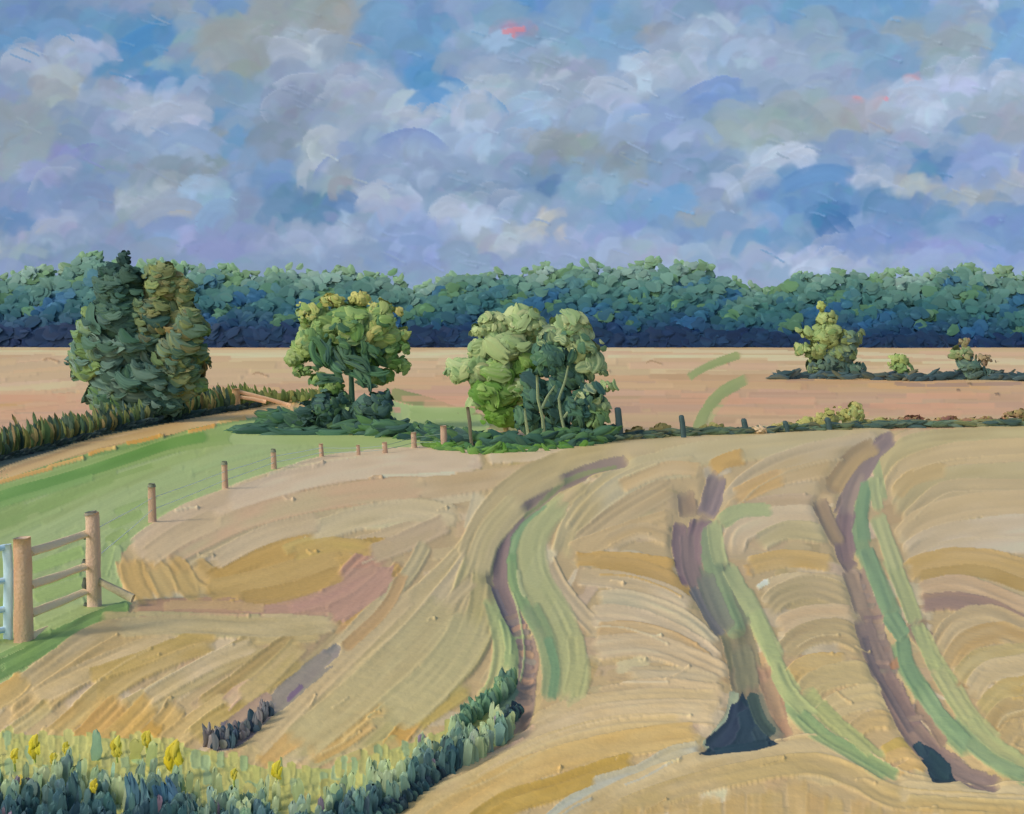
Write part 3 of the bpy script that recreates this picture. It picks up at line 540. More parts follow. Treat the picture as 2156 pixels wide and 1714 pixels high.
# --- ruts
R = [
 # first rut
 ([(1325,968),(1250,985),(1180,1018)],22,(136,116,118),(152,134,122)),([(1240,990),(1170,1025),(1110,1072)],26,(128,110,114),(140,124,110)),([(1130,1050),(1080,1100),(1050,1150),(1042,1200)],26,(118,98,108),(136,120,112)),
 ([(1060,1120),(1048,1180),(1052,1235),(1075,1290),(1100,1340)],34,(128,108,114),(112,92,104)),([(1038,1230),(1062,1290),(1085,1335)],12,(74,78,104),(90,88,108)),([(1045,1110),(1030,1180),(1032,1235)],14,(124,118,96),(140,132,104)),
 ([(1100,1330),(1112,1380),(1108,1440),(1100,1500),(1080,1545)],36,(136,118,114),(168,134,112)),
 ([(1095,1510),(1060,1560),(980,1600),(900,1650),(830,1700)],14,(176,142,120),(164,138,120)),
 ([(1300,978),(1210,1000),(1150,1045),(1100,1090)],8,(124,140,92),(140,150,100)),
 # second rut
 ([(1510,990),(1500,1050),(1478,1090)],36,(142,126,124),(120,106,124)),([(1445,1040),(1452,1085)],34,(152,126,98),(138,116,100)),([(1480,1080),(1468,1140),(1472,1200)],44,(112,88,108),(128,104,114)),
 ([(1430,1095),(1432,1170),(1452,1235)],26,(120,94,110),(104,76,102)),([(1450,1110),(1455,1180),(1470,1230)],34,(124,104,112),(110,90,106)),
 ([(1480,1180),(1500,1250),(1530,1320)],44,(88,112,88),(100,108,100)),([(1455,1230),(1490,1290),(1520,1340)],20,(74,88,100),(90,96,104)),([(1505,1180),(1540,1260),(1570,1330)],40,(112,130,92),(104,120,100)),
 ([(1540,1300),(1560,1370),(1575,1440)],60,(116,120,86),(128,124,96)),([(1560,1380),(1575,1450),(1600,1540)],60,(118,116,92),(130,112,96)),([(1605,1390),(1625,1450),(1640,1520),(1655,1560)],34,(174,138,112),(164,128,104)),
 ([(1545,1450),(1530,1510),(1480,1575)],14,(146,164,148),(158,166,140)),
 ([(1600,1470),(1620,1530),(1650,1560)],30,(110,118,100),(126,118,104)),
 # third rut
 ([(1885,918),(1850,935),(1830,975),(1800,1020)],26,(140,120,122),(128,108,116)),([(1820,960),(1790,1030),(1765,1090)],30,(146,126,118),(134,112,112)),
 ([(1845,935),(1790,970),(1745,1035)],34,(180,150,92),(166,138,96)),([(1720,1050),(1745,1100),(1775,1150)],30,(152,128,96),(140,118,100)),([(1790,1060),(1775,1110),(1785,1180)],34,(116,94,110),(134,112,112)),
 ([(1765,1120),(1775,1170),(1800,1200)],24,(112,92,104),(128,108,108)),([(1790,1190),(1820,1260),(1850,1330)],40,(142,124,116),(160,134,116)),([(1800,1250),(1830,1300)],20,(172,140,118),(150,130,116)),
 ([(1830,1310),(1850,1380),(1870,1440)],50,(136,118,112),(126,108,110)),([(1815,1320),(1830,1380),(1865,1440)],16,(92,82,98),(106,92,104)),([(1870,1430),(1900,1500),(1945,1570)],46,(134,110,108),(118,98,106)),
 ([(1905,1520),(1960,1580),(2030,1630)],46,(128,106,110),(140,120,112)),([(1880,1380),(1885,1410)],16,(170,122,84),(150,120,96)),([(1920,1475),(1960,1520),(1990,1570)],18,(160,132,108),(140,120,108)),
 ([(1980,1600),(2050,1640),(2110,1650)],34,(136,116,118),(128,110,112)),
]
for pts, w, c, c2 in R:
    g.stroke(pts, w * 1.25, c, c2, h=2.2, br=1.3, label=TRACK, edge=0.2, alpha=0.96)
def transverse(line, w, n, cols, lab, hh=2.2):
    c, L = smooth_line(line, 2)
    for k in range(n):
        i = int((k + 0.5) / n * (len(c) - 1)); x, y = c[i] + rng.normal(0, 2, 2)
        g.stroke([(x - w / 2, y + RS(-3, 3)), (x, y - RS(0, 4)), (x + w / 2, y + RS(-3, 3))], RS(9, 15), J(cols[k % len(cols)], 6), None, h=hh, label=lab)
transverse([(1075, 1290), (1105, 1350), (1110, 1420), (1102, 1480)], 34, 14, [(138, 118, 116), (128, 110, 112), (176, 142, 116), (134, 118, 112)], TRACK)
transverse([(1790, 1200), (1835, 1300), (1870, 1420), (1930, 1520)], 38, 15, [(144, 126, 118), (136, 116, 112), (160, 140, 124)], TRACK)
# second pass over ruts and their grass
FN = [
 ([(1516,992),(1500,1030),(1484,1080)],40,(146,130,126),(126,112,122),TRACK),([(1440,1026),(1446,1060),(1450,1092)],42,(158,134,104),(142,122,104),TRACK),
 ([(1484,1080),(1468,1130),(1466,1190)],44,(116,94,110),(134,110,116),TRACK),([(1434,1092),(1428,1150),(1446,1215)],30,(128,104,112),(112,86,104),TRACK),([(1446,1110),(1450,1180),(1470,1240)],36,(126,108,112),(116,98,106),TRACK),
 ([(1500,1100),(1496,1170),(1520,1250),(1556,1340)],56,(104,128,98),(116,130,106),VERGE),([(1480,1200),(1505,1270),(1535,1335)],44,(92,112,100),(104,118,108),TRACK),([(1456,1228),(1484,1282),(1524,1335)],14,(84,94,112),(98,104,110),TRACK),
 ([(1556,1345),(1568,1400),(1576,1460)],54,(128,128,102),(118,124,96),TRACK),([(1608,1420),(1626,1470),(1640,1522)],36,(176,142,114),(160,134,106),TRACK),([(1590,1450),(1606,1500),(1640,1550)],30,(104,116,102),(120,116,104),TRACK),
 ([(1630,1078),(1560,1078),(1506,1100)],28,(146,166,116),(158,172,120),VERGE),([(1502,1095),(1508,1150),(1520,1200)],34,(160,174,118),(150,168,116),VERGE),([(1530,1190),(1556,1240),(1590,1300)],38,(138,158,120),(152,170,122),VERGE),
 ([(1584,1280),(1612,1350),(1644,1420)],32,(154,172,114),(142,164,116),VERGE),([(1630,1400),(1660,1460),(1716,1520)],36,(150,168,110),(132,156,108),VERGE),([(1680,1500),(1740,1552),(1800,1586),(1895,1640)],34,(116,144,104),(134,156,108),VERGE),
 ([(1720,1480),(1770,1530),(1840,1590)],30,(158,166,104),(146,162,104),VERGE),
 ([(1884,916),(1840,955),(1806,1000)],30,(146,126,122),(132,114,120),TRACK),([(1810,985),(1786,1050),(1778,1110)],34,(150,130,120),(134,114,116),TRACK),([(1780,1070),(1776,1130),(1786,1185)],28,(118,98,112),(132,112,114),TRACK),
 ([(1722,1046),(1744,1100),(1770,1148)],34,(158,134,100),(142,122,102),TRACK),([(1852,932),(1800,962),(1752,1030)],36,(180,152,96),(166,142,102),TRACK),
 ([(1784,1190),(1800,1240),(1816,1290)],36,(162,140,122),(150,128,116),TRACK),([(1812,1290),(1830,1350),(1850,1400)],48,(140,122,116),(130,112,112),TRACK),([(1850,1400),(1884,1460),(1920,1520)],44,(136,116,112),(122,102,108),TRACK),
 ([(1818,1330),(1840,1400),(1880,1470),(1920,1540)],16,(96,86,102),(108,94,106),TRACK),([(1990,1600),(2040,1628),(2090,1645)],34,(140,122,120),(130,114,114),TRACK),
 ([(1826,1010),(1814,1080),(1820,1150)],38,(108,142,108),(96,132,102),VERGE),([(1820,1150),(1848,1230),(1872,1300)],42,(104,136,104),(118,146,112),VERGE),([(1898,1330),(1908,1400),(1940,1460)],44,(94,132,102),(108,142,108),VERGE),
 ([(1930,1440),(1984,1516),(2044,1580)],46,(106,138,106),(120,148,112),VERGE),([(2030,1560),(2090,1605),(2160,1635)],38,(112,140,108),(126,150,112),VERGE),
 ([(1838,1000),(1842,1040),(1850,1080)],24,(160,174,122),(150,168,118),VERGE),([(1846,1080),(1868,1150),(1890,1210)],36,(166,174,122),(156,170,118),VERGE),([(1880,1190),(1904,1250),(1930,1320)],36,(160,174,118),(152,168,118),VERGE),
 ([(1926,1310),(1950,1370),(1976,1420)],32,(160,174,112),(150,168,112),VERGE),([(1968,1405),(2010,1475),(2050,1530)],38,(154,168,112),(164,172,118),VERGE),([(2040,1510),(2090,1570),(2150,1600)],30,(150,166,114),(160,170,118),VERGE),
]
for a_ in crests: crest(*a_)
for pts, w, c, c2, lab in FN:
    if lab == VERGE:
        if c[0] <= 120: w = w * 0.78
        else: c = np.array(c) * .65 + np.array((178, 170, 128)) * .35; c2 = np.array(c2) * .6 + np.array((180, 168, 126)) * .4
    g.stroke(pts, w, J(c, 3), J(c2, 3), h=2.6, br=1.1, label=lab, alpha=0.93, edge=0.22)
# second pass over the left of the field
LF = [
 ([(270,1170),(390,1092),(520,1045),(640,1012)],56,(198,176,148),(190,168,138),.5),([(470,1060),(640,1010),(820,982),(1010,972)],52,(202,182,158),(192,172,146),.8),([(800,1004),(880,1003),(960,999)],9,(210,194,170),(202,184,158),.8),
 ([(360,1170),(520,1095),(700,1050),(900,1026)],50,(192,162,130),(186,168,132),.6),([(300,1185),(380,1130),(470,1090)],50,(196,174,140),(188,166,132),.4),
 ([(640,1135),(740,1098),(860,1078),(975,1092)],52,(188,172,134),(198,182,148),1.3),([(440,1190),(560,1130),(680,1100)],44,(192,172,140),(184,164,130),.8),
 ([(770,1175),(860,1140),(950,1098)],44,(188,166,136),(180,160,126),.6),
 ([(1200,975),(1090,1030),(1020,1110),(985,1200)],70,(182,166,126),(174,158,118),1.0),([(1100,1050),(1030,1130),(1000,1220)],60,(176,164,122),(184,170,130),.8),
 ([(866,1235),(760,1340),(640,1460),(520,1584)],70,(190,172,134),(184,164,126),.6),([(960,1262),(860,1370),(740,1480),(612,1584)],90,(180,168,126),(174,160,118),.4),([(1010,1285),(960,1380),(880,1470),(800,1520)],96,(172,164,122),(178,168,126),.4),
 ([(900,1140),(860,1210),(800,1275)],34,(182,168,132),(174,162,124),.5),
 ([(700,1372),(630,1440),(570,1495),(520,1545)],30,(146,138,134),(130,124,128),1.0),([(640,1350),(560,1430),(500,1480)],44,(182,162,116),(174,156,104),.6),
 ([(240,1326),(400,1318),(560,1325),(700,1316)],44,(184,168,128),(176,160,118),1.2),
 ([(276,1172),(286,1220),(330,1276)],58,(188,158,98),(180,150,90),.6),([(326,1186),(350,1238),(372,1262)],50,(190,166,112),(184,156,98),.5),([(378,1196),(400,1240),(436,1262)],50,(188,162,106),(182,154,92),.5),
]
for pts, w, c, c2, b in LF: g.stroke(pts, w, c, c2, h=3.0, br=b, label=STUBBLE, alpha=0.95)
g.stroke([(500, 1282), (600, 1284), (700, 1290)], 26, (182, 146, 122), (176, 140, 116), h=2, br=.5, label=STUBBLE, alpha=.9)
g.fill([(514, 1276), (646, 1276), (737, 1200), (830, 1194), (814, 1249), (722, 1316), (700, 1290), (514, 1292)], (176, 140, 120))
for pts, w, c in [([(600,1284),(700,1256),(800,1200)],34,(178,142,120)),([(690,1300),(760,1262),(826,1200)],40,(176,138,120)),([(852,1205),(810,1285),(720,1372)],26,(184,152,108)),([(430,1250),(580,1215),(720,1170)],44,(184,154,92)),([(500,1268),(620,1245),(726,1206)],40,(180,148,82)),([(610,1170),(700,1150),(790,1160)],34,(184,154,90)),([(340,1278),(450,1276),(560,1284)],20,(190,160,118))]:
    g.stroke(pts, w, c, J(c, 5), h=2.6, br=.7, label=STUBBLE, alpha=.9)
# margin of straw under the left hedge
for k in range(3): g.stroke([(-300, 1096 + k * 7), (0, 994 + k * 7), (100, 962 + k * 6), (203, 930 + k * 5), (356, 899 + k * 4), (508, 872 + k * 3), (620, 860 + k * 2)], 15, J((194, 168, 124), 4), J((186, 156, 108), 4), h=2.4, label=STUBBLE)
for pts in [[(-60, 1040), (0, 1018), (60, 1000), (110, 987)], [(100, 986), (150, 973), (178, 966)], [(185, 960), (215, 950), (245, 946)], [(265, 936), (300, 930), (340, 920)], [(395, 912), (430, 904), (455, 897)], [(460, 892), (490, 886), (520, 882)]]:
    g.stroke(pts, 9, (194, 146, 66), (206, 170, 104), h=4, label=STUBBLE)
MB = True
g.stroke([(1868, 1290), (1890, 1325), (1905, 1350)], 38, (100, 134, 104), (116, 146, 112), h=2.4, label=VERGE)
g.stroke([(1090, 1496), (1050, 1530), (960, 1596), (860, 1662), (770, 1716), (700, 1770)], 34, (46, 68, 80), (62, 88, 92), h=2.2, label=VERGE)
g.stroke([(1084, 1440), (1050, 1490), (980, 1545)], 34, (84, 116, 100), (62, 94, 92), h=2.2, label=VERGE)
g.stroke([(1548, 1452), (1535, 1510), (1482, 1570)], 18, (150, 166, 152), (160, 168, 144), h=1.5, label=VERGE)
g.fill([(1562, 1452), (1590, 1500), (1615, 1545), (1640, 1566), (1590, 1580), (1470, 1592), (1500, 1560), (1540, 1510)], (36, 56, 70), TRACK)  # hollows at the rut ends, their shade painted dark into the track
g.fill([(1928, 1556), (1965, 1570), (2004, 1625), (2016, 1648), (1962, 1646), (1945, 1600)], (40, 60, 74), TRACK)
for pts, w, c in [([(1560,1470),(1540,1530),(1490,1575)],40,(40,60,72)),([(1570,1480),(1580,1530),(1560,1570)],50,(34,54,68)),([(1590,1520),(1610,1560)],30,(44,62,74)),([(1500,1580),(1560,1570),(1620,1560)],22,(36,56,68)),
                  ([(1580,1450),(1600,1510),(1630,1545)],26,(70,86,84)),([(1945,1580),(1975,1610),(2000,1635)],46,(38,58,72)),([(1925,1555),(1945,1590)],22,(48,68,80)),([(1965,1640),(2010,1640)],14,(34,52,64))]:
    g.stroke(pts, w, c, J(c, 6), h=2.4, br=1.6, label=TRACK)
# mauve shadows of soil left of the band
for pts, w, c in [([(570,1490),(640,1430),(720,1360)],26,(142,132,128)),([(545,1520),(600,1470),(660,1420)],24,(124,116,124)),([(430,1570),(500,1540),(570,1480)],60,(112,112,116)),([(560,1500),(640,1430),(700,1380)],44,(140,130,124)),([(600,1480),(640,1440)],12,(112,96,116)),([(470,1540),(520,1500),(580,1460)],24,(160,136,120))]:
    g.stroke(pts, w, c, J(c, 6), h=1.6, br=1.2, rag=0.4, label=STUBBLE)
# --- near grass margin, ground colour under the tall grass
edge = [(-400, 1560), (0, 1545), (300, 1560), (420, 1580), (560, 1620), (700, 1620), (880, 1560), (960, 1530), (1085, 1490), (1080, 1550), (960, 1620), (800, 1714), (700, 1790), (620, 1900), (-400, 1900)]
g.fill(edge, (166, 168, 100), VERGE)
for n in range(900):
    x = RS(-420, 1060); y0 = np.interp(x, [p[0] for p in edge[:9]], [p[1] for p in edge[:9]])
    y = y0 + RS(0, 160)
    lim = np.interp(x, [620, 700, 800, 960, 1080], [1900, 1790, 1700, 1605, 1540]) - 14
    if y > min(lim, 1840): continue
    c = (176, 172, 98) if y < y0 + 90 else ((158, 166, 110) if y < y0 + 120 else (92, 122, 112))
    if RS(0, 1) < 0.2: c = (142, 164, 120)
    g.stroke([(x, y - RS(14, 26)), (x + RS(-3, 3), y), (x + RS(-4, 4), y + RS(14, 26))], RS(12, 24), J(c, 6), J(c, 6), h=2.0, label=VERGE)
toward((g.L == MEADOW), (174, 186, 118), 0.36); toward(g.L == VERGE, (160, 172, 126), 0.22)
toward((g.L == TRACK) & (g.C.mean(1) > 0.085), (138, 122, 106), 0.30); toward(g.L == FAR, (204, 168, 130), 0.22)
g.stroke([(-300, 1150), (0, 1048), (120, 1014), (240, 976), (360, 936), (440, 920)], 24, (92, 136, 54), (108, 148, 70), h=2.4, label=MEADOW, alpha=.95)
g.stroke([(-300, 1175), (0, 1066), (120, 1030), (200, 1005)], 14, (112, 150, 76), (128, 160, 92), h=2.4, label=MEADOW, alpha=.8)
for k in range(26):
    x = RS(-300, 2400); yb = np.interp(x, [-500, 0, 1500, 1800, 2155, 2700], [742, 735, 745, 752, 766, 772]) + RS(0, 12); L = RS(100, 300)
    g.stroke([(x - L, yb), (x, yb + RS(-1, 1)), (x + L, yb + np.interp(x, [1400, 2000], [0, 4]))], RS(5, 9), J((214, 192, 158), 4), J((206, 180, 144), 4), h=2, label=FAR, alpha=.8)
for k in range(50):
    x = RS(-300, 2400); y = RS(826, 880); L = RS(80, 240)
    if g.L[int((y - g.y0) / g.step) * g.nx + int((x - g.x0) / g.step)] != FAR: continue
    g.stroke([(x - L * .5, y), (x, y + RS(-2, 2)), (x + L * .5, y)], RS(10, 18), J((206, 156, 122), 4), J((196, 154, 122), 4), h=1.6, label=FAR, alpha=.55)
for pts, w in [([(1445, 799), (1490, 772), (1562, 746)], 18), ([(1464, 914), (1484, 868), (1520, 828), (1576, 796)], 26)]: g.stroke(pts, w, (144, 154, 98), (132, 146, 88), h=2, label=FAR, alpha=.95, edge=.3)
# --- loose flecks and folds of thick paint-like straw
for n in range(46):
    x = RS(-300, 2500); y = RS(950, 1714); i = int((y - g.y0) / g.step); j = int((x - g.x0) / g.step)
    if g.L[i * g.nx + j] != STUBBLE: continue
    a = direction(x, y) + rng.normal(0, .25); L = RS(14, 60); base = unlin(g.C[i * g.nx + j])
    up = 16 if RS(0, 1) < 0.6 else -20
    g.stroke([(x, y), (x + L / 2 * math.cos(a), y + L / 2 * math.sin(a) + RS(-6, 6)), (x + L * math.cos(a), y + L * math.sin(a))], RS(3, 5.5), base + up * 0.7, base, h=4.2, br=0.3, keep=0.8)

def boxb(a, r):
    for ax in (0, 1):
        p = np.pad(a, [(r + 1, r) if i == ax else (0, 0) for i in (0, 1)], mode='edge'); c = np.cumsum(p, axis=ax)
        a = (np.take(c, range(2 * r + 1, c.shape[ax]), ax) - np.take(c, range(0, c.shape[ax] - 2 * r - 1), ax)) / (2 * r + 1)
    return a
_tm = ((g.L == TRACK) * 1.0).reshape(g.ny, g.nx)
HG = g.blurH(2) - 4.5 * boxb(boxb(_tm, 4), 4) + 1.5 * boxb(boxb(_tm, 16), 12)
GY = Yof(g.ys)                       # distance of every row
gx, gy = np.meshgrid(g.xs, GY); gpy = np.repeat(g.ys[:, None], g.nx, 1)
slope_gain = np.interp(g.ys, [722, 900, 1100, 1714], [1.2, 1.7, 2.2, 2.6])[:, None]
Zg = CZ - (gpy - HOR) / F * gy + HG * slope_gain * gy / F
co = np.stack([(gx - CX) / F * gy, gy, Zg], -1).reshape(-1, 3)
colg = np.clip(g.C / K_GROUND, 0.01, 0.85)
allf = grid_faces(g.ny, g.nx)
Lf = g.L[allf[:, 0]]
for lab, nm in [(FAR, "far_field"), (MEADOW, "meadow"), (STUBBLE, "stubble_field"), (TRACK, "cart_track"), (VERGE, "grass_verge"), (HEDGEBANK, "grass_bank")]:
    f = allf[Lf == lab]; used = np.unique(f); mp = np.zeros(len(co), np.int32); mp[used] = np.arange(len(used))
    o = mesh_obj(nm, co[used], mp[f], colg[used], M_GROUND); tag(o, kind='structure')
# wide sheet under and around all of it
ys2 = np.array([-60., 0, 3, 5.4, 7, 9, 12, 16, 22, 30, 42, 58, 75, 100, 140, 190, 262, 400, 640]); xs2 = np.linspace(-700, 700, 41)
pyY = np.interp(np.log(np.clip(ys2, 5.4, 2000)), np.log(_td[::-1]), _tp[::-1])
zz = CZ - (pyY - HOR) / F * np.clip(ys2, 5.4, 2000) - 0.35
X2, Y2 = np.meshgrid(xs2, ys2); Z2 = np.repeat(zz[:, None], len(xs2), 1)
o = mesh_obj("ground", np.stack([X2, Y2, Z2], -1).reshape(-1, 3), grid_faces(len(ys2), len(xs2)), lin((176, 158, 118)), M_GROUND); tag(o, kind='structure')
#@@THINGS
# ------------------------------------------------------------------ foliage built of thick curved clumps of leaves
def lin_f(c): return np.clip(lin(c) / K_FRONT, 0.004, 0.8)
class Clumps:
    def __init__(s): s.co = []; s.fc = []; s.cl = []; s.n = 0
    def daub(s, p, t, n, L, W, col, col2=None, thick=0.18, curv=0.15, back=0.25, ns=7, nu=7, pw=4, ridge=0.35):
        rg = rng; thick = thick * 0.42; back = back * 0.3; ridge = ridge * 1.3
        n = n / np.linalg.norm(n); t = t - n * np.dot(t, n); tn = np.linalg.norm(t)
        if tn < 1e-3: t = np.cross(n, [0, 0, 1.0]); tn = np.linalg.norm(t)
        t = t / tn; b = np.cross(n, t)
        S, U = np.meshgrid(np.sin(np.linspace(-1.571, 1.571, ns)), np.linspace(-1, 1, nu), indexing='ij')
        rag = 1 + 0.45 * (rg.random((ns, 1)) - 0.5)
        hw = W / 2 * np.clip(1 - np.abs(S) ** pw, 0.02, 1) ** 0.5 * rag
        endj = 1 + 0.4 * (rg.random((1, nu)) - 0.5)
        br = rg.random((1, nu)); br = 0.7 * br + 0.3 * rg.random((ns, nu))
        along = S * L / 2 * endj; across = U * hw + curv * L * (S ** 2 - 0.33)
        out = thick * W * (0.75 * (1 - U ** 2) + 0.25 * np.sqrt(np.clip(1 - U ** 2, 0, 1)) - 0.3) * (1 - 0.5 * S ** 4) - back * L * S ** 2 * 0.5 + ridge * thick * W * (br - 0.5)
        c = p + along[..., None] * t + across[..., None] * b + out[..., None] * n
        c1 = lin_f(col); c2 = lin_f(col2) if col2 is not None else c1 * 0.85
        k = np.clip(br * 1.3 - 0.15, 0, 1)[..., None]
        cc = (c1 * k + c2 * (1 - k)) * (1 + 0.14 * (br[..., None] - 0.5))
        s.co.append(c.reshape(-1, 3)); s.cl.append(cc.reshape(-1, 3)); s.fc.append(grid_faces(ns, nu)[:, ::-1] + s.n); s.n += ns * nu
    def lobe(s, x, y, rx, ry, n, L, W, cols, Y, ang=0.5, rd=None, jit=0.5, top=None, shell=0.5, dY=0.0, low=None, fb=0.35, **kw):
        """x,y,rx,ry,L,W in drawing units at distance Y"""
        k = Y / F; rd = (rd if rd is not None else min(rx, ry)) * k
        c0 = P(x, y, Y) + np.array([0, dY * k, 0])
        rx, ry = rx * 0.9, ry * 0.9; n = int(n * 2.0)
        bd = rng.normal(size=(5, 3)); bd /= np.linalg.norm(bd, axis=1)[:, None]
        for i in range(n):
            d = rng.normal(size=3); d /= np.linalg.norm(d)
            if d[1] > 0 and rng.random() < 0.5: d[1] *= -1
            r = shell + (1 - shell) * rng.random() ** 0.5
            r *= 0.78 + 0.42 * max(0.0, float((bd @ d).max())) ** 5
            out_ = rng.random() < 0.42
            if out_: r *= rng.uniform(1.0, 1.45)
            p = c0 + np.array([d[0] * rx * k, d[1] * rd, d[2] * ry * k]) * r
            nn = np.array([d[0], d[1], d[2]]) * 0.55 + np.array([0, -fb if d[1] < 0 else fb, 0.12]) + rng.normal(0, 0.12, 3)
            a = ang + rng.normal(0, jit); t = np.array([math.cos(a), 0, -math.sin(a)])
            cl = cols
            if top is not None and d[2] > 0.25: cl = top
            if low is not None and d[2] < -0.25: cl = low
            c = cl[int(rng.integers(len(cl)))]; c2 = cl[int(rng.integers(len(cl)))]
            f = rng.choice([0.45, 0.6, 0.8, 1.05]) * rng.uniform(0.85, 1.15) * (0.6 if out_ else 1)
            s.daub(p, t, nn, L * k * f, W * k * f, J(c, 4), J(c2, 4), curv=rng.uniform(-0.25, 0.25) if jit > 0.4 else 0.22, **kw)
    def stroke(s, x, y, ang, L, W, col, col2, Y, dY=0.0, **kw):
        k = Y / F; a = ang
        s.daub(P(x, y, Y) + np.array([0, dY * k, 0]), np.array([math.cos(a), 0, -math.sin(a)]), np.array([rng.normal(0, .1), -1, rng.normal(0.15, .1)]), L * k, W * k, col, col2, **kw)
    def build(s, name, parent=None, mat=None, origin=None):
        co = np.vstack(s.co)
        o = mesh_obj(name, co if origin is None else co - origin, np.vstack(s.fc), np.vstack(s.cl), mat or M_FOLIAGE)
        if origin is not None: o.location = origin
        if parent is not None: o.parent = parent; o.location = (0, 0, 0) if origin is None else o.location
        return o

def thing(name, label, cat, loc, group=None):
    o = bpy.data.objects.new(name, None); scene.collection.objects.link(o); o.location = loc
    o.empty_display_size = 0.5
    return tag(o, label, cat, group)
def put(c, name, parent, mat=None):
    """a part, its vertices kept relative to its thing's base"""
    org = np.array(parent.location) if parent is not None else np.zeros(3)
    if parent is not None and parent.parent is not None: org = org + np.array(parent.parent.location)
    co = np.vstack(c.co) - org
    o = mesh_obj(name, co, np.vstack(c.fc), np.vstack(c.cl), mat or M_FOLIAGE)
    if parent is not None: o.parent = parent
    return o

def beam(c, pts, w, d, col, col2=None, m=10, rag=0.12, sq=0.55):
    """a solid bar through world points, rounded-square section w by d (w may be a list)"""
    pts = np.asarray(pts, float); n = len(pts); ws_ = np.interp(np.linspace(0, 1, n * 3 - 2), np.linspace(0, 1, len(w)), w) if hasattr(w, '__len__') else np.full(n * 3 - 2, float(w))
    tt = np.linspace(0, n - 1, n * 3 - 2); pp = np.stack([np.interp(tt, np.arange(n), pts[:, i]) for i in range(3)], 1)
    ax = np.gradient(pp, axis=0); ax /= np.linalg.norm(ax, axis=1)[:, None]
    side = np.cross(ax, [0, 1.0, 0]); l = np.linalg.norm(side, axis=1)[:, None]; side = side / np.maximum(l, 1e-6); dep = np.cross(ax, side)
    th = np.linspace(0, 2 * math.pi, m, endpoint=False) + math.pi / m
    cx_ = np.sign(np.cos(th)) * np.abs(np.cos(th)) ** sq; cy_ = np.sign(np.sin(th)) * np.abs(np.sin(th)) ** sq
    ring = []; cols = []; g1 = rng.random(m); a1 = np.clip(lin_f(col) * 1.45, 0, .85); a2 = np.clip(lin_f(col2) * 1.45, 0, .85) if col2 is not None else a1 * 0.8
    for i in range(len(pp)):
        f = 1 + rag * (rng.random(m) - 0.5)
        ring.append(pp[i] + side[i] * (cx_ * f * ws_[i] / 2)[:, None] + dep[i] * (cy_ * f * d * ws_[i] / max(ws_) / 2)[:, None])
        k = np.clip(g1 * 0.7 + 0.3 * rng.random(m), 0, 1)[:, None]; cols.append(a1 * k + a2 * (1 - k))
    co = np.vstack(ring + [pp[:1], pp[-1:]]); cl = np.vstack(cols + [a1[None], a1[None]])
    R_ = len(pp); f = []
    for i in range(R_ - 1):
        for j in range(m):
            a = i * m + j; b = i * m + (j + 1) % m; f.append((a, b, b + m, a + m))
    for j in range(m):
        f.append((R_ * m, j, (j + 1) % m, R_ * m)); f.append((R_ * m + 1, (R_ - 1) * m + (j + 1) % m, (R_ - 1) * m + j, R_ * m + 1))
    f = np.array(f)
    s3 = (f[:, 0] == f[:, 3]); f[s3, 3] = f[s3, 0]
    c.co.append(co); c.cl.append(cl); q = f.copy()
    # close the caps with thin quads (centre repeated is avoided by a nudged copy)
    caps = np.where(s3)[0]; extra = co[f[caps, 0]] + 1e-4; q[caps, 3] = len(co) + np.arange(len(caps))
    c.co[-1] = np.vstack([co, extra]); c.cl[-1] = np.vstack([cl, np.repeat(a1[None], len(caps), 0)])
    c.fc.append(q + c.n); c.n += len(co) + len(caps)

# ------------------------------------------------------------------ the far wood
SKYL = np.array([(-500,575),(-200,560),(0,577),(60,562),(130,556),(200,528),(270,558),(350,548),(450,556),(540,574),(600,562),(700,568),(760,572),(830,578),(870,604),(960,572),(1050,572),(1150,562),(1260,556),(1360,552),(1430,545),(1490,560),(1560,592),(1610,602),(1680,572),(1750,568),(1850,574),(1950,572),(2030,552),(2080,568),(2155,572),(2300,560),(2700,575)], float)
BASE = np.array([(-500,735),(0,728),(1500,738),(1800,744),(2155,758),(2700,765)], float)
wood = Clumps()
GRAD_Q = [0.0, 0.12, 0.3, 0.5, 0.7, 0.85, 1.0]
GRAD_C = np.array([(22,42,78),(26,52,88),(38,74,102),(52,98,104),(76,118,114),(96,134,124),(132,160,156)], float)  # navy foot to pale top; haze is mixed into the top leaf colours
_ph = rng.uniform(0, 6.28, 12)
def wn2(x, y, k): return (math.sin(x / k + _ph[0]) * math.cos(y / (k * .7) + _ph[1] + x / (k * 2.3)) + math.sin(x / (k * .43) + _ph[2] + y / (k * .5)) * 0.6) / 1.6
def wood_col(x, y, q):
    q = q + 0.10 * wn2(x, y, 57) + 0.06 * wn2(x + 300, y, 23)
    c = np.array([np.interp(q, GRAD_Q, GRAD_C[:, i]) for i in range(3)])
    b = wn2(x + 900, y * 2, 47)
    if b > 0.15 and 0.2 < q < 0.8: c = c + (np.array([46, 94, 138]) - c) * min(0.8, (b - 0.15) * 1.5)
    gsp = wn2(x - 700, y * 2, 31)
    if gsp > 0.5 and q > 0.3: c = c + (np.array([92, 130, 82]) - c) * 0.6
    return c
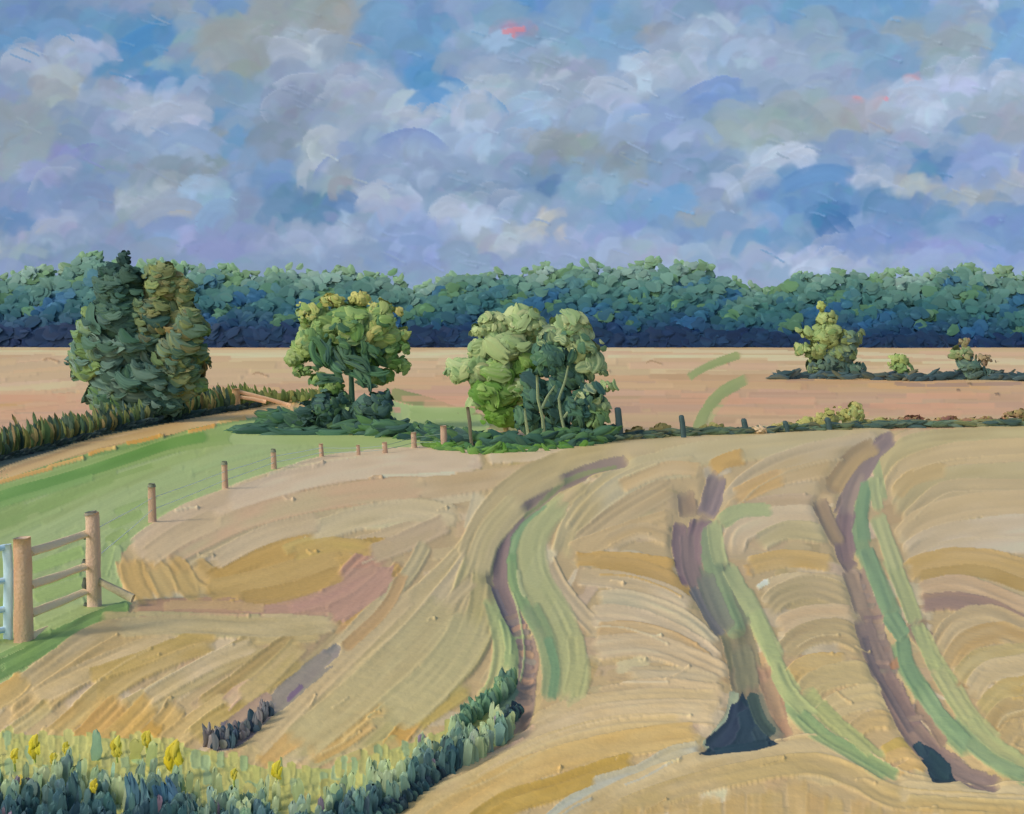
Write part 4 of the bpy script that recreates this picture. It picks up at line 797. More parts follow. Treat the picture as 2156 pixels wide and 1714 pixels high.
for row in range(10):
    fr = row / 9.0                       # 0 back and tall, 1 front and low
    Y = 300 - 38 * fr
    hh = 1.0 - 0.85 * fr
    n = int(1350 + 300 * (1 - fr))
    for i in range(n):
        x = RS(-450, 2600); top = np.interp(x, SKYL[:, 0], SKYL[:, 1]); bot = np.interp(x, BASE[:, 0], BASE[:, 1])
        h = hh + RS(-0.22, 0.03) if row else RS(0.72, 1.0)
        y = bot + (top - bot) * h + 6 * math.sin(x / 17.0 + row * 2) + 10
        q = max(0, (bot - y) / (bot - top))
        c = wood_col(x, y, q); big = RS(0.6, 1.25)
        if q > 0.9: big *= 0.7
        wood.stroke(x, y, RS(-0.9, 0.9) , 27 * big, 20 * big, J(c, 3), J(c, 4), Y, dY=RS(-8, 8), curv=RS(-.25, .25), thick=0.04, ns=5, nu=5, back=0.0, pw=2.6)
for i in range(300):   # small tufts against the sky
    x = RS(-450, 2600); top = np.interp(x, SKYL[:, 0], SKYL[:, 1]); y = top + RS(-3, 16) + 5 * math.sin(x / 17.0)
    wood.stroke(x, y, RS(-1.2, 1.2), RS(14, 26), RS(11, 18), J((122, 154, 132), 6), J((104, 142, 108), 8), 300, thick=0.15, ns=5, nu=5, back=0.1, pw=2.5)
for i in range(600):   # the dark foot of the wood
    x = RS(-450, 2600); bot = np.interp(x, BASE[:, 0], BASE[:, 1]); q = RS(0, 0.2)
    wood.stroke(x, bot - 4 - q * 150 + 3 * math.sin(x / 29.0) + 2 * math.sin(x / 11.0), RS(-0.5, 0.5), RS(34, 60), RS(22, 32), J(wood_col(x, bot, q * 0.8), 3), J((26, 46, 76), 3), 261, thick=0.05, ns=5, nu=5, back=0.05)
o = wood.build("woodland"); tag(o, kind='stuff')

# ------------------------------------------------------------------ hedge along the left margin of the far field
def gl(px, py): return G(px, py)
def upright(c, x, yb, h, w, col, col2, Y, lean=0.0, **kw):
    """one standing blade-like clump, foot at drawing height yb"""
    k = Y / F; a = math.pi / 2 + lean
    c.daub(P(x, yb - h / 2, Y), np.array([math.cos(a), 0, math.sin(a)]), np.array([rng.normal(0, .2), -1, .1]), h * k, w * k, col, col2, **kw)
hb_x = [-420, 0, 120, 215, 330, 420, 500, 560, 620, 700]; hb_y = [1080, 968, 938, 912, 888, 874, 862, 852, 848, 846]; hh_ = [66, 60, 54, 44, 34, 46, 46, 26, 22, 26]
hedge = Clumps()
GRN = [(74,96,64),(62,84,66),(86,104,62),(54,76,68)]; OLV = [(116,110,70),(130,116,78),(98,104,62),(106,112,66)]
for i in range(1150):
    x = RS(-400, 690) if i > 250 else RS(0, 560); yb = np.interp(x, hb_x, hb_y); H = np.interp(x, hb_x, hh_)
    dy = RS(-5, 3); Y = float(Yof(yb + dy)); cl = GRN if RS(0, 1) < 0.62 else OLV; c = cl[int(rng.integers(4))]
    if x > 480: c = [(104,118,62),(118,122,70),(86,104,58),(96,110,64)][int(rng.integers(4))]
    upright(hedge, x, yb + dy - RS(0, 8), H * RS(0.45, 1.05) * (1.25 if RS(0, 1) < 0.1 else 1), RS(6, 12), J(c, 5), J(c, 7), Y, lean=RS(-.08, .08), ns=6, nu=5, thick=0.2, back=0.1, pw=3)
for i in range(300):
    x = RS(-400, 540); yb = np.interp(x, hb_x, hb_y); Y = float(Yof(yb + 3))
    hedge.stroke(x, yb + RS(-7, 5), -np.interp(x, [0, 560], [0.22, 0.16]) + RS(-.2, .2), RS(16, 40), RS(8, 13), J((44, 62, 66), 6), J((66, 84, 78), 6), Y, ns=5, nu=5, thick=0.35)
o = hedge.build("hedge"); tag(o, 'long reedy dark green and olive hedge climbing from the left edge under the tallest tree', 'hedge')

# ------------------------------------------------------------------ trees
def tree_root(name, x, yb, label, cat='tree', group=None):
    return thing(name, label, cat, tuple(G(x, yb)), group), float(Yof(yb))
# the tall dark tree on the left
r, Y = tree_root("tree", 300, 890, 'tallest and darkest tree, a broad blue green mass with brown touches on its right side')
tr = Clumps()
for (a, b, w1, w2) in [((285, 890), (272, 690), 26, 12), ((300, 892), (330, 660), 22, 9), ((318, 888), (350, 800), 16, 8)]:
    m_ = ((a[0] + b[0]) / 2 + 4, (a[1] + b[1]) / 2)
    beam(tr, [P(a[0], a[1], Y), P(m_[0], m_[1], Y), P(b[0], b[1], Y)], [w1 * Y / F, w2 * Y / F], w1 * Y / F, (72, 78, 60), (48, 62, 60))
put(tr, "trunk", r, M_WOOD)
cr = Clumps()
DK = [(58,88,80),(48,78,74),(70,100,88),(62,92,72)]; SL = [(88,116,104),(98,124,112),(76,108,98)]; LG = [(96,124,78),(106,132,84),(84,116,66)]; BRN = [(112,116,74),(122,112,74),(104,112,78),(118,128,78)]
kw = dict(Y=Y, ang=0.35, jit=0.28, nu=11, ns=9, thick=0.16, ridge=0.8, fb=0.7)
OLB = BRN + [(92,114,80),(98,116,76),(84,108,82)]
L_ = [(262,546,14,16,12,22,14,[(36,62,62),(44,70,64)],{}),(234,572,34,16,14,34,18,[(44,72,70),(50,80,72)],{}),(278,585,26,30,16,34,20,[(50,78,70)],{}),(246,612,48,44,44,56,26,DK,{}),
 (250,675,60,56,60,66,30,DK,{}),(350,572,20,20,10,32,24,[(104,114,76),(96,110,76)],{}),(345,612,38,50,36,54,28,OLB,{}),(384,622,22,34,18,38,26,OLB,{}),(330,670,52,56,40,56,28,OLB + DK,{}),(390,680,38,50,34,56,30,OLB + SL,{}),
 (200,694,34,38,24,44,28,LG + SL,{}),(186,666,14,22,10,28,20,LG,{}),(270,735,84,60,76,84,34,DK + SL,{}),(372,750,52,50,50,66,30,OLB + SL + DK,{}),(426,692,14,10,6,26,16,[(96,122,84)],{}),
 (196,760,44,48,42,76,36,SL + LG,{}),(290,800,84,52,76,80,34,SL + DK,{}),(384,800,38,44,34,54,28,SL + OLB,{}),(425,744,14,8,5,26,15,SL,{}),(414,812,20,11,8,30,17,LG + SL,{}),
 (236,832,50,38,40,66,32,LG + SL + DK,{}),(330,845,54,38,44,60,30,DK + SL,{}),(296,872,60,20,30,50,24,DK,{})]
for (x, y, rx, ry, n, L, W, cols, k2) in L_:
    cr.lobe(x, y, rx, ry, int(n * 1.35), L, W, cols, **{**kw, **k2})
put(cr, "crown", r)

# the yellow green tree in the middle
r, Y = tree_root("tree", 742, 905, 'yellow green round tree with one straight trunk, left of the leaning thin post')
tr = Clumps(); k = Y / F
beam(tr, [P(742, 912, Y), P(741, 850, Y), P(739, 790, Y), P(740, 730, Y)], [15 * k, 11 * k, 9 * k], 14 * k, (56, 88, 64), (38, 64, 62))
beam(tr, [P(740, 790, Y), P(715, 745, Y), P(690, 700, Y)], [8 * k, 4 * k], 7 * k, (50, 74, 60)); beam(tr, [P(740, 790, Y), P(775, 750, Y), P(810, 715, Y)], [8 * k, 4 * k], 7 * k, (50, 74, 60))
put(tr, "trunk", r, M_WOOD)
cr = Clumps()
YL = [(158,160,96),(148,154,88),(164,160,100),(138,152,92)]; GR = [(120,146,84),(106,138,74),(130,152,92),(112,142,92),(92,124,78),(74,108,74),(136,152,102)]; DG = [(40,70,70),(48,80,62),(34,62,66)]; MG = [(84,120,62),(72,108,66),(98,130,70)]
kw = dict(Y=Y, ang=0.3, jit=0.8, nu=9, ns=8, thick=0.2, ridge=0.8, fb=0.6)
for (x, y, rx, ry, n) in [(740, 710, 80, 60, 70), (690, 750, 50, 40, 24), (800, 740, 40, 40, 24)]: cr.lobe(x, y, rx, ry, n, 34, 20, [(66, 100, 76), (52, 84, 70), (84, 118, 78)], shell=0.2, **kw)
for (x, y, rx, ry, n, L, W, cols) in [(742,690,62,54,60,56,34,GR),(690,690,48,46,40,50,34,GR + MG),(790,700,46,50,40,44,30,GR + YL),(655,665,38,34,34,22,15,YL + GR),(700,632,34,12,14,24,15,YL),(760,628,22,12,10,26,18,YL),
  (800,655,34,24,22,26,16,YL + GR),(838,655,12,8,4,22,14,YL),(648,720,36,34,30,38,28,GR + [(136,154,100)]),(620,750,22,20,14,30,22,[(138,156,108),(124,146,92)]),(640,780,24,14,12,24,16,GR),(850,705,14,18,8,24,16,YL + GR),
  (828,740,32,30,22,36,24,GR + MG),(845,770,20,18,10,26,16,GR),(672,800,20,16,10,24,18,GR),(800,790,26,20,14,28,18,MG + GR),(700,815,26,20,16,28,20,MG + GR),(760,745,50,30,26,40,22,MG)]:
    cr.lobe(x, y, rx, ry, int(n * 1.2), L, W, cols, **kw)
for (x, y, a, L, W) in [(688,745,1.2,70,26),(712,775,0.5,70,24),(735,735,1.3,50,24),(765,760,0.8,70,24),(790,795,0.6,70,22),(725,755,1.0,50,20),(750,780,0.7,60,20),(700,790,0.3,50,16),(780,740,1.1,40,20)]:
    [cr.stroke(x + RS(-16, 16), y + RS(-14, 14), a + RS(-.5, .5), L * RS(.5, .9), W * RS(.4, .75), J(DG[int(rng.integers(3))], 4), J((76, 108, 76), 6), Y, dY=RS(-66, -54), nu=9, ns=8, ridge=0.9, curv=RS(-.2, .25)) for _q in range(4)]
put(cr, "crown", r)
# dark shrub at its foot
rs, Y2 = tree_root("shrub", 745, 912, 'dark blue green shrub wrapped round the foot of the yellow green tree', 'shrub')
Y2 -= 0.6; cr = Clumps()
SD = [(46,72,74),(56,84,78),(66,94,84),(40,66,62),(70,100,66)]
kw = dict(Y=Y2, ang=0.4, jit=0.7, nu=9, ns=7, thick=0.25, ridge=0.7)
for (x, y, rx, ry, n, L, W) in [(690,855,36,34,28,40,22),(720,838,18,16,8,30,20),(785,862,42,40,34,46,26),(800,840,26,14,10,44,20),(700,880,44,20,22,46,20),(790,892,56,18,26,50,20),(640,862,20,22,12,28,16),(655,880,26,14,12,34,16)]:
    cr.lobe(x, y, rx, ry, n, L, W, SD, **kw)
put(cr, "foliage", rs)

# the pale clump further right: a light tree, a dark many-stemmed one, and a shrub
r, Y = tree_root("tree", 1063, 918, 'pale green tree with a short brown trunk, left half of the right hand clump')
tr = Clumps(); k = Y / F
beam(tr, [P(1068, 922, Y), P(1062, 890, Y), P(1056, 850, Y), P(1060, 790, Y)], [13 * k, 10 * k, 6 * k], 12 * k, (150, 128, 92), (96, 96, 70))
beam(tr, [P(1058, 850, Y), P(1030, 810, Y), P(1000, 785, Y)], [6 * k, 3 * k], 6 * k, (120, 112, 78))
put(tr, "trunk", r, M_WOOD); cr = Clumps()
PG = [(146,162,116),(134,154,110),(156,168,122),(124,148,102),(104,132,92)]; G2 = [(112,146,76),(98,136,62),(122,150,84),(78,118,56)]
kw = dict(Y=Y, ang=0.2, jit=0.7, nu=9, ns=7, thick=0.18, ridge=0.6, fb=0.7)
for (x, y, rx, ry, n, L, W, cols) in [(1045,684,46,24,26,34,20,PG),(1010,694,20,18,10,24,18,PG),(1100,684,52,32,30,50,30,PG),(1020,735,34,22,22,36,24,PG),(1075,725,52,38,36,54,34,PG),(990,778,52,26,30,46,30,PG),(950,782,14,12,6,30,18,[(128,152,112)]),
  (1046,775,56,30,34,58,30,G2 + PG),(1100,765,34,30,22,46,34,G2),(1038,830,48,32,34,56,34,G2),(1005,845,22,14,8,34,18,PG),(1055,868,36,24,20,44,30,[(86,128,48),(98,134,60)]),(1090,820,32,36,20,40,24,PG + G2)]:
    cr.lobe(x, y, rx, ry, int(n * 1.15), L, W, cols, **kw)
put(cr, "crown", r)
r, Y = tree_root("tree", 1160, 926, 'dark green tree with several thin pale curving stems, middle of the right hand clump')
tr = Clumps(); k = Y / F; Y = Y + 0.2
for pts, w in [([(1146,930),(1142,880),(1132,840),(1130,790)],8),([(1190,915),(1180,870),(1176,840),(1190,800),(1196,770)],7),([(1112,920),(1106,880),(1104,860)],7),([(1140,860),(1152,835),(1168,812)],6),([(1186,880),(1205,855),(1215,830)],6)]:
    beam(tr, [P(x, y, Y - 1.75) for x, y in pts], [w * k, w * 0.6 * k], w * k, (126, 134, 96), (70, 92, 74))
put(tr, "stem", r, M_WOOD); cr = Clumps()
DD = [(44,76,74),(54,86,80),(38,66,64),(62,96,78),(80,112,84)]; PP = [(140,158,116),(130,152,112),(150,164,122),(112,138,98)]
kw = dict(Y=Y, ang=0.9, jit=0.6, nu=9, ns=7, thick=0.2, ridge=0.7, fb=0.7)
for (x, y, rx, ry, n, L, W, cols) in [(1160,750,46,42,36,46,26,DD),(1198,690,50,32,28,40,24,PP + [(94,126,90)]),(1170,708,40,26,20,40,22,PP + DD),(1215,725,46,40,34,44,28,PP + DD[3:]),(1242,768,34,34,20,40,26,PP + DD[3:]),(1125,830,30,46,28,44,24,DD),(1170,850,30,56,34,54,26,DD),
  (1198,790,40,30,24,44,24,DD),(1110,885,26,34,20,40,24,DD),(1160,900,50,20,24,40,20,DD),(1232,692,8,8,3,16,12,PP)]:
    cr.lobe(x, y, rx, ry, n, L, W, cols, **kw)
put(cr, "crown", r)
r, Y = tree_root("shrub", 1235, 928, 'leafy green shrub at the right end of the clump, before the first dark post', 'shrub')
cr = Clumps(); kw = dict(Y=Y, ang=1.0, jit=0.6, nu=9, ns=7, thick=0.22, ridge=0.7)
for (x, y, rx, ry, n, L, W, cols) in [(1220,860,34,46,34,48,24,DD),(1245,835,30,34,20,44,26,DD + PP),(1250,880,30,30,24,40,22,[(104,134,84),(124,148,92),(84,116,80)]),(1275,813,18,12,5,40,20,[(128,150,104)]),(1240,910,50,18,28,40,18,DD + [(84,116,66)]),(1266,860,16,20,8,30,20,PP)]:
    cr.lobe(x, y, rx, ry, n, L, W, cols, **kw)
put(cr, "foliage", r)

# undergrowth along the foot of the trees
def ground_hedge(name, line, h, n, cols, L, W, label, cat, jit=0.25, dy=4):
    c = Clumps(); lx = [p[0] for p in line]; ly = [p[1] for p in line]
    for i in range(n):
        x = RS(lx[0], lx[-1]); yb = np.interp(x, lx, ly) + RS(-dy, dy); Y = float(Yof(yb)); y = yb - RS(0, 1) * h
        sl = (np.interp(x + 20, lx, ly) - np.interp(x - 20, lx, ly)) / 40
        cl = cols[int(rng.integers(len(cols)))]; c2 = cols[int(rng.integers(len(cols)))]
        c.stroke(x, y, sl + rng.normal(0, jit), L * RS(.6, 1.3), W * RS(.7, 1.3), J(cl, 4), J(c2, 4), Y, ns=7, nu=7, thick=0.35, ridge=0.7, curv=RS(-.15, .15))
    o = c.build(name); tag(o, label, cat); return o
UG = [(48,78,72),(58,90,78),(40,66,64),(72,106,62),(64,98,70)]
ground_hedge("undergrowth", [(560, 895), (650, 905), (760, 915), (900, 925), (960, 938), (1100, 944), (1240, 938), (1290, 926)], 26, 300, UG, 52, 17, 'low dark green undergrowth running along the foot of the middle trees', 'undergrowth', jit=0.35)
ground_hedge("undergrowth", [(490, 912), (600, 914), (720, 914)], 9, 34, [(56, 90, 74), (70, 104, 82), (48, 78, 70)], 90, 14, 'long flat dark green strip of low growth reaching left over the meadow', 'undergrowth', jit=0.06)
ground_hedge("undergrowth", [(900, 945), (1000, 955), (1120, 950), (1260, 938)], 10, 70, [(84, 124, 54), (96, 132, 66), (62, 98, 66)], 34, 12, 'bright green ragged grass edge below the right hand clump', 'undergrowth', jit=0.6)
ground_hedge("hedge", [(1270, 930), (1400, 920), (1560, 916), (1620, 913), (1750, 906), (1880, 900), (2155, 898), (2560, 896)], 12, 460, [(66, 88, 84), (54, 74, 76), (96, 116, 96), (80, 98, 74), (120, 120, 84)], 46, 9, 'thin dark slate hedge line along the top of the stubble field, through the dark posts', 'hedge', jit=0.08, dy=2)
ground_hedge("hedge", [(1618, 800), (1700, 797), (1860, 800), (1940, 802), (2060, 798), (2155, 802), (2560, 808)], 12, 260, [(54, 74, 82), (66, 88, 92), (48, 66, 72), (86, 90, 74)], 44, 10, 'dark slate hedge under the three small trees in the far field', 'hedge', jit=0.3, dy=2)

# far trees on the right
def lobes_tree(name, x, yb, label, lobes, cat='tree', stem=None, ang=0.8, group=None, part="crown", jit=0.8):
    r, Y = tree_root(name, x, yb, label, cat, group); k = Y / F
    if stem:
        t = Clumps(); beam(t, [P(a, b, Y) for a, b in stem[0]], [stem[1] * k, stem[1] * .5 * k], stem[1] * k, stem[2]); put(t, stem[3] if len(stem) > 3 else "trunk", r, M_WOOD)
    c = Clumps()
    for (a, b, rx, ry, n, L, W, cols) in lobes: c.lobe(a, b, rx, ry, n, L, W, cols, Y=Y, ang=ang, jit=jit, nu=7, ns=6, thick=0.22, ridge=0.6, fb=0.6)
    put(c, part, r)
PGR = [(138,154,100),(124,144,92),(112,136,88)]; SLG = [(78,100,96),(88,112,94),(66,92,88)]
lobes_tree("tree", 1745, 797, 'pointed pale green tree standing on the far hedge, largest of three there',
  [(1728,645,9,14,8,16,13,[(142,158,90)]),(1738,672,22,18,16,24,16,PGR),(1740,705,40,26,34,28,18,PGR),(1697,702,18,12,9,26,16,PGR),(1686,735,16,10,8,24,14,PGR),(1790,712,22,22,16,26,18,SLG + PGR),(1715,738,28,20,18,28,18,PGR),(1770,745,40,26,28,30,20,SLG + PGR),
   (1745,768,50,18,30,30,18,SLG),(1790,778,44,14,20,28,14,SLG),(1720,775,26,12,12,26,14,PGR + SLG)], stem=([(1748, 800), (1746, 750), (1738, 690)], 9, (70, 84, 74)))
lobes_tree("shrub", 1893, 800, 'small rounded light green shrub between the two far trees on the hedge',
  [(1893,757,26,16,20,20,14,[(138,156,96),(122,146,86)]),(1900,775,24,14,14,22,14,[(110,136,86)]),(1902,790,34,8,12,26,11,SLG)], 'shrub', stem=([(1898, 801), (1895, 770)], 6, (60, 76, 74), "stem"), part="foliage")
lobes_tree("tree", 2038, 800, 'small brownish green tree on the far hedge near the right edge',
  [(2030,722,14,12,8,16,11,[(126,112,92),(118,124,90)]),(2025,745,30,18,22,20,14,[(116,134,92),(124,118,92),(104,126,90)]),(2070,758,22,12,10,18,11,[(138,126,96),(124,108,92)]),(2040,768,30,18,18,26,15,SLG),(2050,786,44,10,18,30,12,SLG)], stem=([(2042, 801), (2036, 770), (2030, 735)], 8, (66, 78, 76)))
# shrubs along the right hedge
OL = [(148,148,88),(134,138,80),(158,154,98)]
for (x, yb, ry, rx, cols, lab) in [(1694, 904, 15, 15, OL, 'small round olive shrub on the hedge left of the fourth dark post'),
   (1738, 902, 24, 20, OL, 'olive shrub rising behind the fifth dark post'), (1792, 900, 34, 28, OL + [(140,158,104)], 'largest olive yellow shrub on the near hedge, right of the dark posts'),
   (1335, 922, 13, 16, [(150,136,88),(138,126,78)], 'low yellow brown scrub just right of the tallest dark post'), (1390, 918, 15, 22, [(154,142,90),(140,130,80)], 'low yellow brown scrub left of the second dark post'),
   (1500, 914, 11, 30, [(140,134,84),(126,124,76)], 'low ragged scrub between the second and third dark posts'), (1650, 908, 9, 26, [(152,146,92),(140,132,84)], 'low pale scrub right of the cream heap'),
   (1845, 900, 11, 32, [(150,146,94),(136,132,80)], 'low olive scrub right of the largest olive shrub'), (1915, 898, 13, 32, [(132,96,82),(144,130,84),(120,86,76)], 'low reddish brown scrub where the purple rut meets the hedge'),
   (1990, 898, 12, 28, [(124,88,78),(140,124,80)], 'dark red brown scrub in the middle of the right hedge'), (2060, 898, 12, 34, [(146,132,82),(128,98,80)], 'ochre and brown scrub second from the right edge on the hedge'),
   (2138, 897, 20, 30, [(132,122,78),(138,104,80),(122,116,76)], 'rounded brown olive scrub at the right edge on the hedge')]:
    lobes_tree("shrub", x, yb, lab, [(x, yb - ry * 0.75, rx * 1.35, ry * 0.75, 22, 20, 13, cols), (x + rx * 0.3, yb - ry * 1.25, rx * 0.6, ry * 0.45, 9, 18, 12, cols)], 'shrub', ang=0.2, part="foliage")
# cream heap by the third post
r, Y = tree_root("straw_heap", 1602, 914, 'small pale cream heap lying against the hedge beside the third dark post', 'heap'); c = Clumps()
c.lobe(1600, 905, 17, 6, 9, 26, 11, [(176, 156, 126), (186, 168, 138)], Y - 1.2, ang=0.5, jit=0.3, nu=7, ns=6, thick=0.3); put(c, "straw", r)

# ------------------------------------------------------------------ fences, posts and gate
TAN = (158, 140, 120); TAN2 = (150, 128, 112); IRON = (66, 72, 66)
def pbeam(c, pts, w, Y, col, col2=None, d=None, **kw):
    k = Y / F; beam(c, [P(x, y, (Y if np.isscalar(Y) else Y)) for x, y in pts], (w * k if np.isscalar(w) else [q * k for q in w]), (d or (w if np.isscalar(w) else w[0])) * k, col, col2, **kw)
f1, Yb = tree_root("timber_fence", 122, 1316, 'short tan timber fence of four rails between two square posts beside the metal gate', 'fence')
Ya = float(Yof(1350)); Yc = float(Yof(1276))
c = Clumps(); pbeam(c, [(50, 1362), (49, 1300), (48, 1200), (46, 1132)], [34, 33, 32, 30], Ya, TAN, (150, 116, 90)); put(c, "post", f1, M_WOOD)
c = Clumps(); pbeam(c, [(199, 1284), (197, 1200), (195, 1100), (194, 1079)], [27, 26, 25], Yc, TAN, TAN2); p2 = put(c, "post", f1, M_WOOD)
c = Clumps(); pbeam(c, [(191, 1083), (190, 1077)], [24, 20], Yc - 0.02, IRON, (120, 112, 96)); cap = put(c, "cap", p2, M_METAL)
for ya, yb_ in [(1162, 1122), (1232, 1190), (1292, 1243), (1342, 1290)]:
    c = Clumps(); pa = P(64, ya, Ya + .05); pb = P(120, (ya + yb_) / 2 + 3, (Ya + Yc) / 2 + .05); pc = P(186, yb_, Yc + .05)
    beam(c, [pa, pb, pc], 20 * Ya / F, 0.05, (188, 164, 134), (172, 152, 122)); put(c, "rail", f1, M_WOOD)
for (x, y, h) in [(180, 1128, 16), (179, 1190, 26), (180, 1232, 32), (182, 1278, 18)]:
    c = Clumps(); pbeam(c, [(x, y - h / 2), (x - 1, y), (x + 1, y + h / 2)], [8, 15, 8], Yc - 0.02, IRON, (44, 54, 50)); put(c, "bracket", f1, M_METAL)
c = Clumps(); beam(c, [P(206, 1222, Yc), P(240, 1240, Yc - .1), P(280, 1260, Yc - .2)], [13 * Yc / F, 17 * Yc / F], 0.07, (142, 132, 108), (104, 104, 88)); put(c, "brace", f1, M_WOOD)

gt, _ = tree_root("metal_gate", 12, 1362, 'pale blue metal gate cut off by the left edge of the picture', 'gate'); Yg = Ya + 0.1
BLU = (158, 178, 196); BL2 = (132, 162, 184)
c = Clumps(); pbeam(c, [(17, 1372), (17, 1300), (18, 1200), (14, 1146)], 19, Yg, BLU, BL2, d=10); put(c, "upright", gt, M_METAL)
for ya in (1152, 1222, 1282, 1325, 1358):
    c = Clumps(); beam(c, [P(10, ya, Yg - .01), P(-60, ya + 14, Yg - .3), P(-260, ya + 60, Yg - 1.0)], 13 * Yg / F, 0.05, (160, 182, 200), (90, 136, 170)); put(c, "bar", gt, M_METAL)
c = Clumps(); beam(c, [P(-262, 1445, Yg - 1.0), P(-262, 1200, Yg - 1.0)], 17 * Yg / F, 0.06, BLU, BL2); put(c, "upright", gt, M_METAL)

wf, _ = tree_root("wire_fence", 320, 1102, 'wire fence on small tan posts crossing the meadow from the timber fence to the trees', 'fence')
WP = [(320, 1102, 1018, 15), (473, 1032, 971, 12), (576, 989, 945, 11), (676, 964, 931, 9), (754, 960, 934, 8), (810, 956, 928, 11), (871, 945, 907, 12), (934, 949, 893, 14)]
for i, (x, yb, yt, w) in enumerate(WP):
    Y = float(Yof(yb)); c = Clumps(); pbeam(c, [(x + 1, yb + 2), (x, (yb + yt) / 2), (x - 1, yt + 3)], [w, w * .95, w * .9], Y, (150, 130, 110) if i < 6 else (146, 134, 114), (132, 106, 92)); wp = put(c, "post", wf, M_WOOD)
    if i < 3:
        c = Clumps(); pbeam(c, [(x - 1, yt + 7), (x - 1, yt)], [w * 1.05, w * .8], Y - 0.03, (70, 78, 66), (104, 108, 92)); put(c, "cap", wp, M_WOOD)
pts1 = [(205, 1112, Yc)] + [(x, yt + (yb - yt) * 0.36, float(Yof(yb)) - .05) for (x, yb, yt, w) in WP]
pts2 = [(207, 1170, Yc)] + [(x, yt + (yb - yt) * 0.66, float(Yof(yb)) - .05) for (x, yb, yt, w) in WP]
for pts in (pts1, pts2):
    c = Clumps()
    for a, b in zip(pts[:-1], pts[1:]):
        A_, B_ = P(*a), P(*b); M = (A_ + B_) / 2 - np.array([0, 0, 0.02]); th = (1.5 if a[0] < 600 else 1.0) * (a[2] + b[2]) / 2 / F
        beam(c, [A_, M, B_], th, th, ((158, 170, 158) if a[0] < 800 else (96, 116, 104)), ((150, 170, 170) if a[0] < 800 else (88, 110, 104)), m=5, rag=0.02)
    put(c, "wire", wf, M_METAL)
# dark posts along the hedge
for i, (x, yb, yt, w, lab) in enumerate([(1303, 926, 858, 14, 'tallest dark slate post, right of the clump of trees'), (1437, 922, 874, 11, 'second dark post from the trees, at the foot of the green track'),
      (1568, 915, 881, 11, 'third dark post, just left of the pale cream heap'), (1655, 911, 886, 10, 'short dark post in the hedge right of the cream heap'), (1744, 906, 879, 11, 'dark post in front of the olive shrub, farthest right')]):
    r, Y = tree_root("fence_post", x, yb, lab, 'post', 'dark posts along the top hedge'); Y -= 0.8
    c = Clumps(); pbeam(c, [(x + 2, yb + 1), (x, (yb + yt) / 2), (x - 3, yt + 3), (x - 3, yt)], [w, w * 1.05, w, w * .6], Y, (52, 72, 72), (38, 56, 62)); put(c, "shaft", r, M_WOOD)
r, Y = tree_root("leaning_pole", 992, 940, 'thin brown leaning pole between the two middle trees', 'pole'); c = Clumps()
pbeam(c, [(994, 944), (990, 915), (988, 885), (984, 857)], [7, 7, 8, 7], Y - 1.5, (110, 100, 74), (70, 72, 62)); put(c, "shaft", r, M_WOOD)
st, Y = tree_root("stile", 540, 862, 'small pinkish wooden post with a sloping rail at the end of the left hedge', 'stile')
c = Clumps(); pbeam(c, [(499, 868), (498, 840), (496, 818)], [15, 14, 15], Y - 1.6, (170, 140, 104), (150, 120, 92)); put(c, "post", st, M_WOOD)
for a, b in [((500, 824), (612, 854)), ((505, 836), (560, 846))]:
    c = Clumps(); beam(c, [P(a[0], a[1], Y - 1.7), P((a[0] + b[0]) / 2, (a[1] + b[1]) / 2 - 1, Y - 1.8), P(b[0], b[1], Y - 1.9)], 8 * Y / F, 0.2, (186, 148, 120), (156, 122, 98)); put(c, "rail", st, M_WOOD)

# ------------------------------------------------------------------ tall grass and flowers at the near left
tg = Clumps()
ex = [p[0] for p in edge[:9]]; ey = [p[1] for p in edge[:9]]
lim_x = [620, 700, 800, 900, 1000, 1085]; lim_y = [1900, 1800, 1712, 1650, 1600, 1540]
YG = [(170,172,100),(160,168,104),(150,166,116),(174,170,86)]; BG = [(88,120,114),(74,106,108),(98,130,118),(64,94,98)]; DB = [(54,84,94),(46,72,84),(70,100,100),(60,92,92)]
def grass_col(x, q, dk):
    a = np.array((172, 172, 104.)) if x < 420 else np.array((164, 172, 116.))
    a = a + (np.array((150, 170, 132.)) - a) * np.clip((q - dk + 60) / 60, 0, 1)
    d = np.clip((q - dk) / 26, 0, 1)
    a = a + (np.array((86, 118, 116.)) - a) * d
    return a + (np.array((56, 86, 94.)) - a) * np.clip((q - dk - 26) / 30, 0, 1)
for i in range(2300):
    x = RS(-380, 1080); top = np.interp(x, ex, ey); lim = np.interp(x, lim_x, lim_y)
    y = RS(top + 16, min(lim, 1850)); q = y - top
    if y > lim - 4: continue
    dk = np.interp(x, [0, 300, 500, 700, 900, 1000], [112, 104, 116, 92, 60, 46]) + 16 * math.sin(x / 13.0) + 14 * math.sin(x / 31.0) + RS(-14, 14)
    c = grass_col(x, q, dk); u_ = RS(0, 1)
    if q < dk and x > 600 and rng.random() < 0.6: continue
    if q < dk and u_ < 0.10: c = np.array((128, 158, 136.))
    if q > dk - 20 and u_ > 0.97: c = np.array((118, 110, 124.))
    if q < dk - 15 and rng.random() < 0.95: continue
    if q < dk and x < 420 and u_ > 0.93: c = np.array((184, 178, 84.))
    upright(tg, x, y + 14, RS(30, 66), RS(10, 26), J(c, 5), J(c, 9), float(Yof(y + 12)), lean=RS(-.12, .12), ns=8, nu=8, thick=0.05, ridge=0.9, back=0.05, pw=7, curv=RS(-.05, .05))
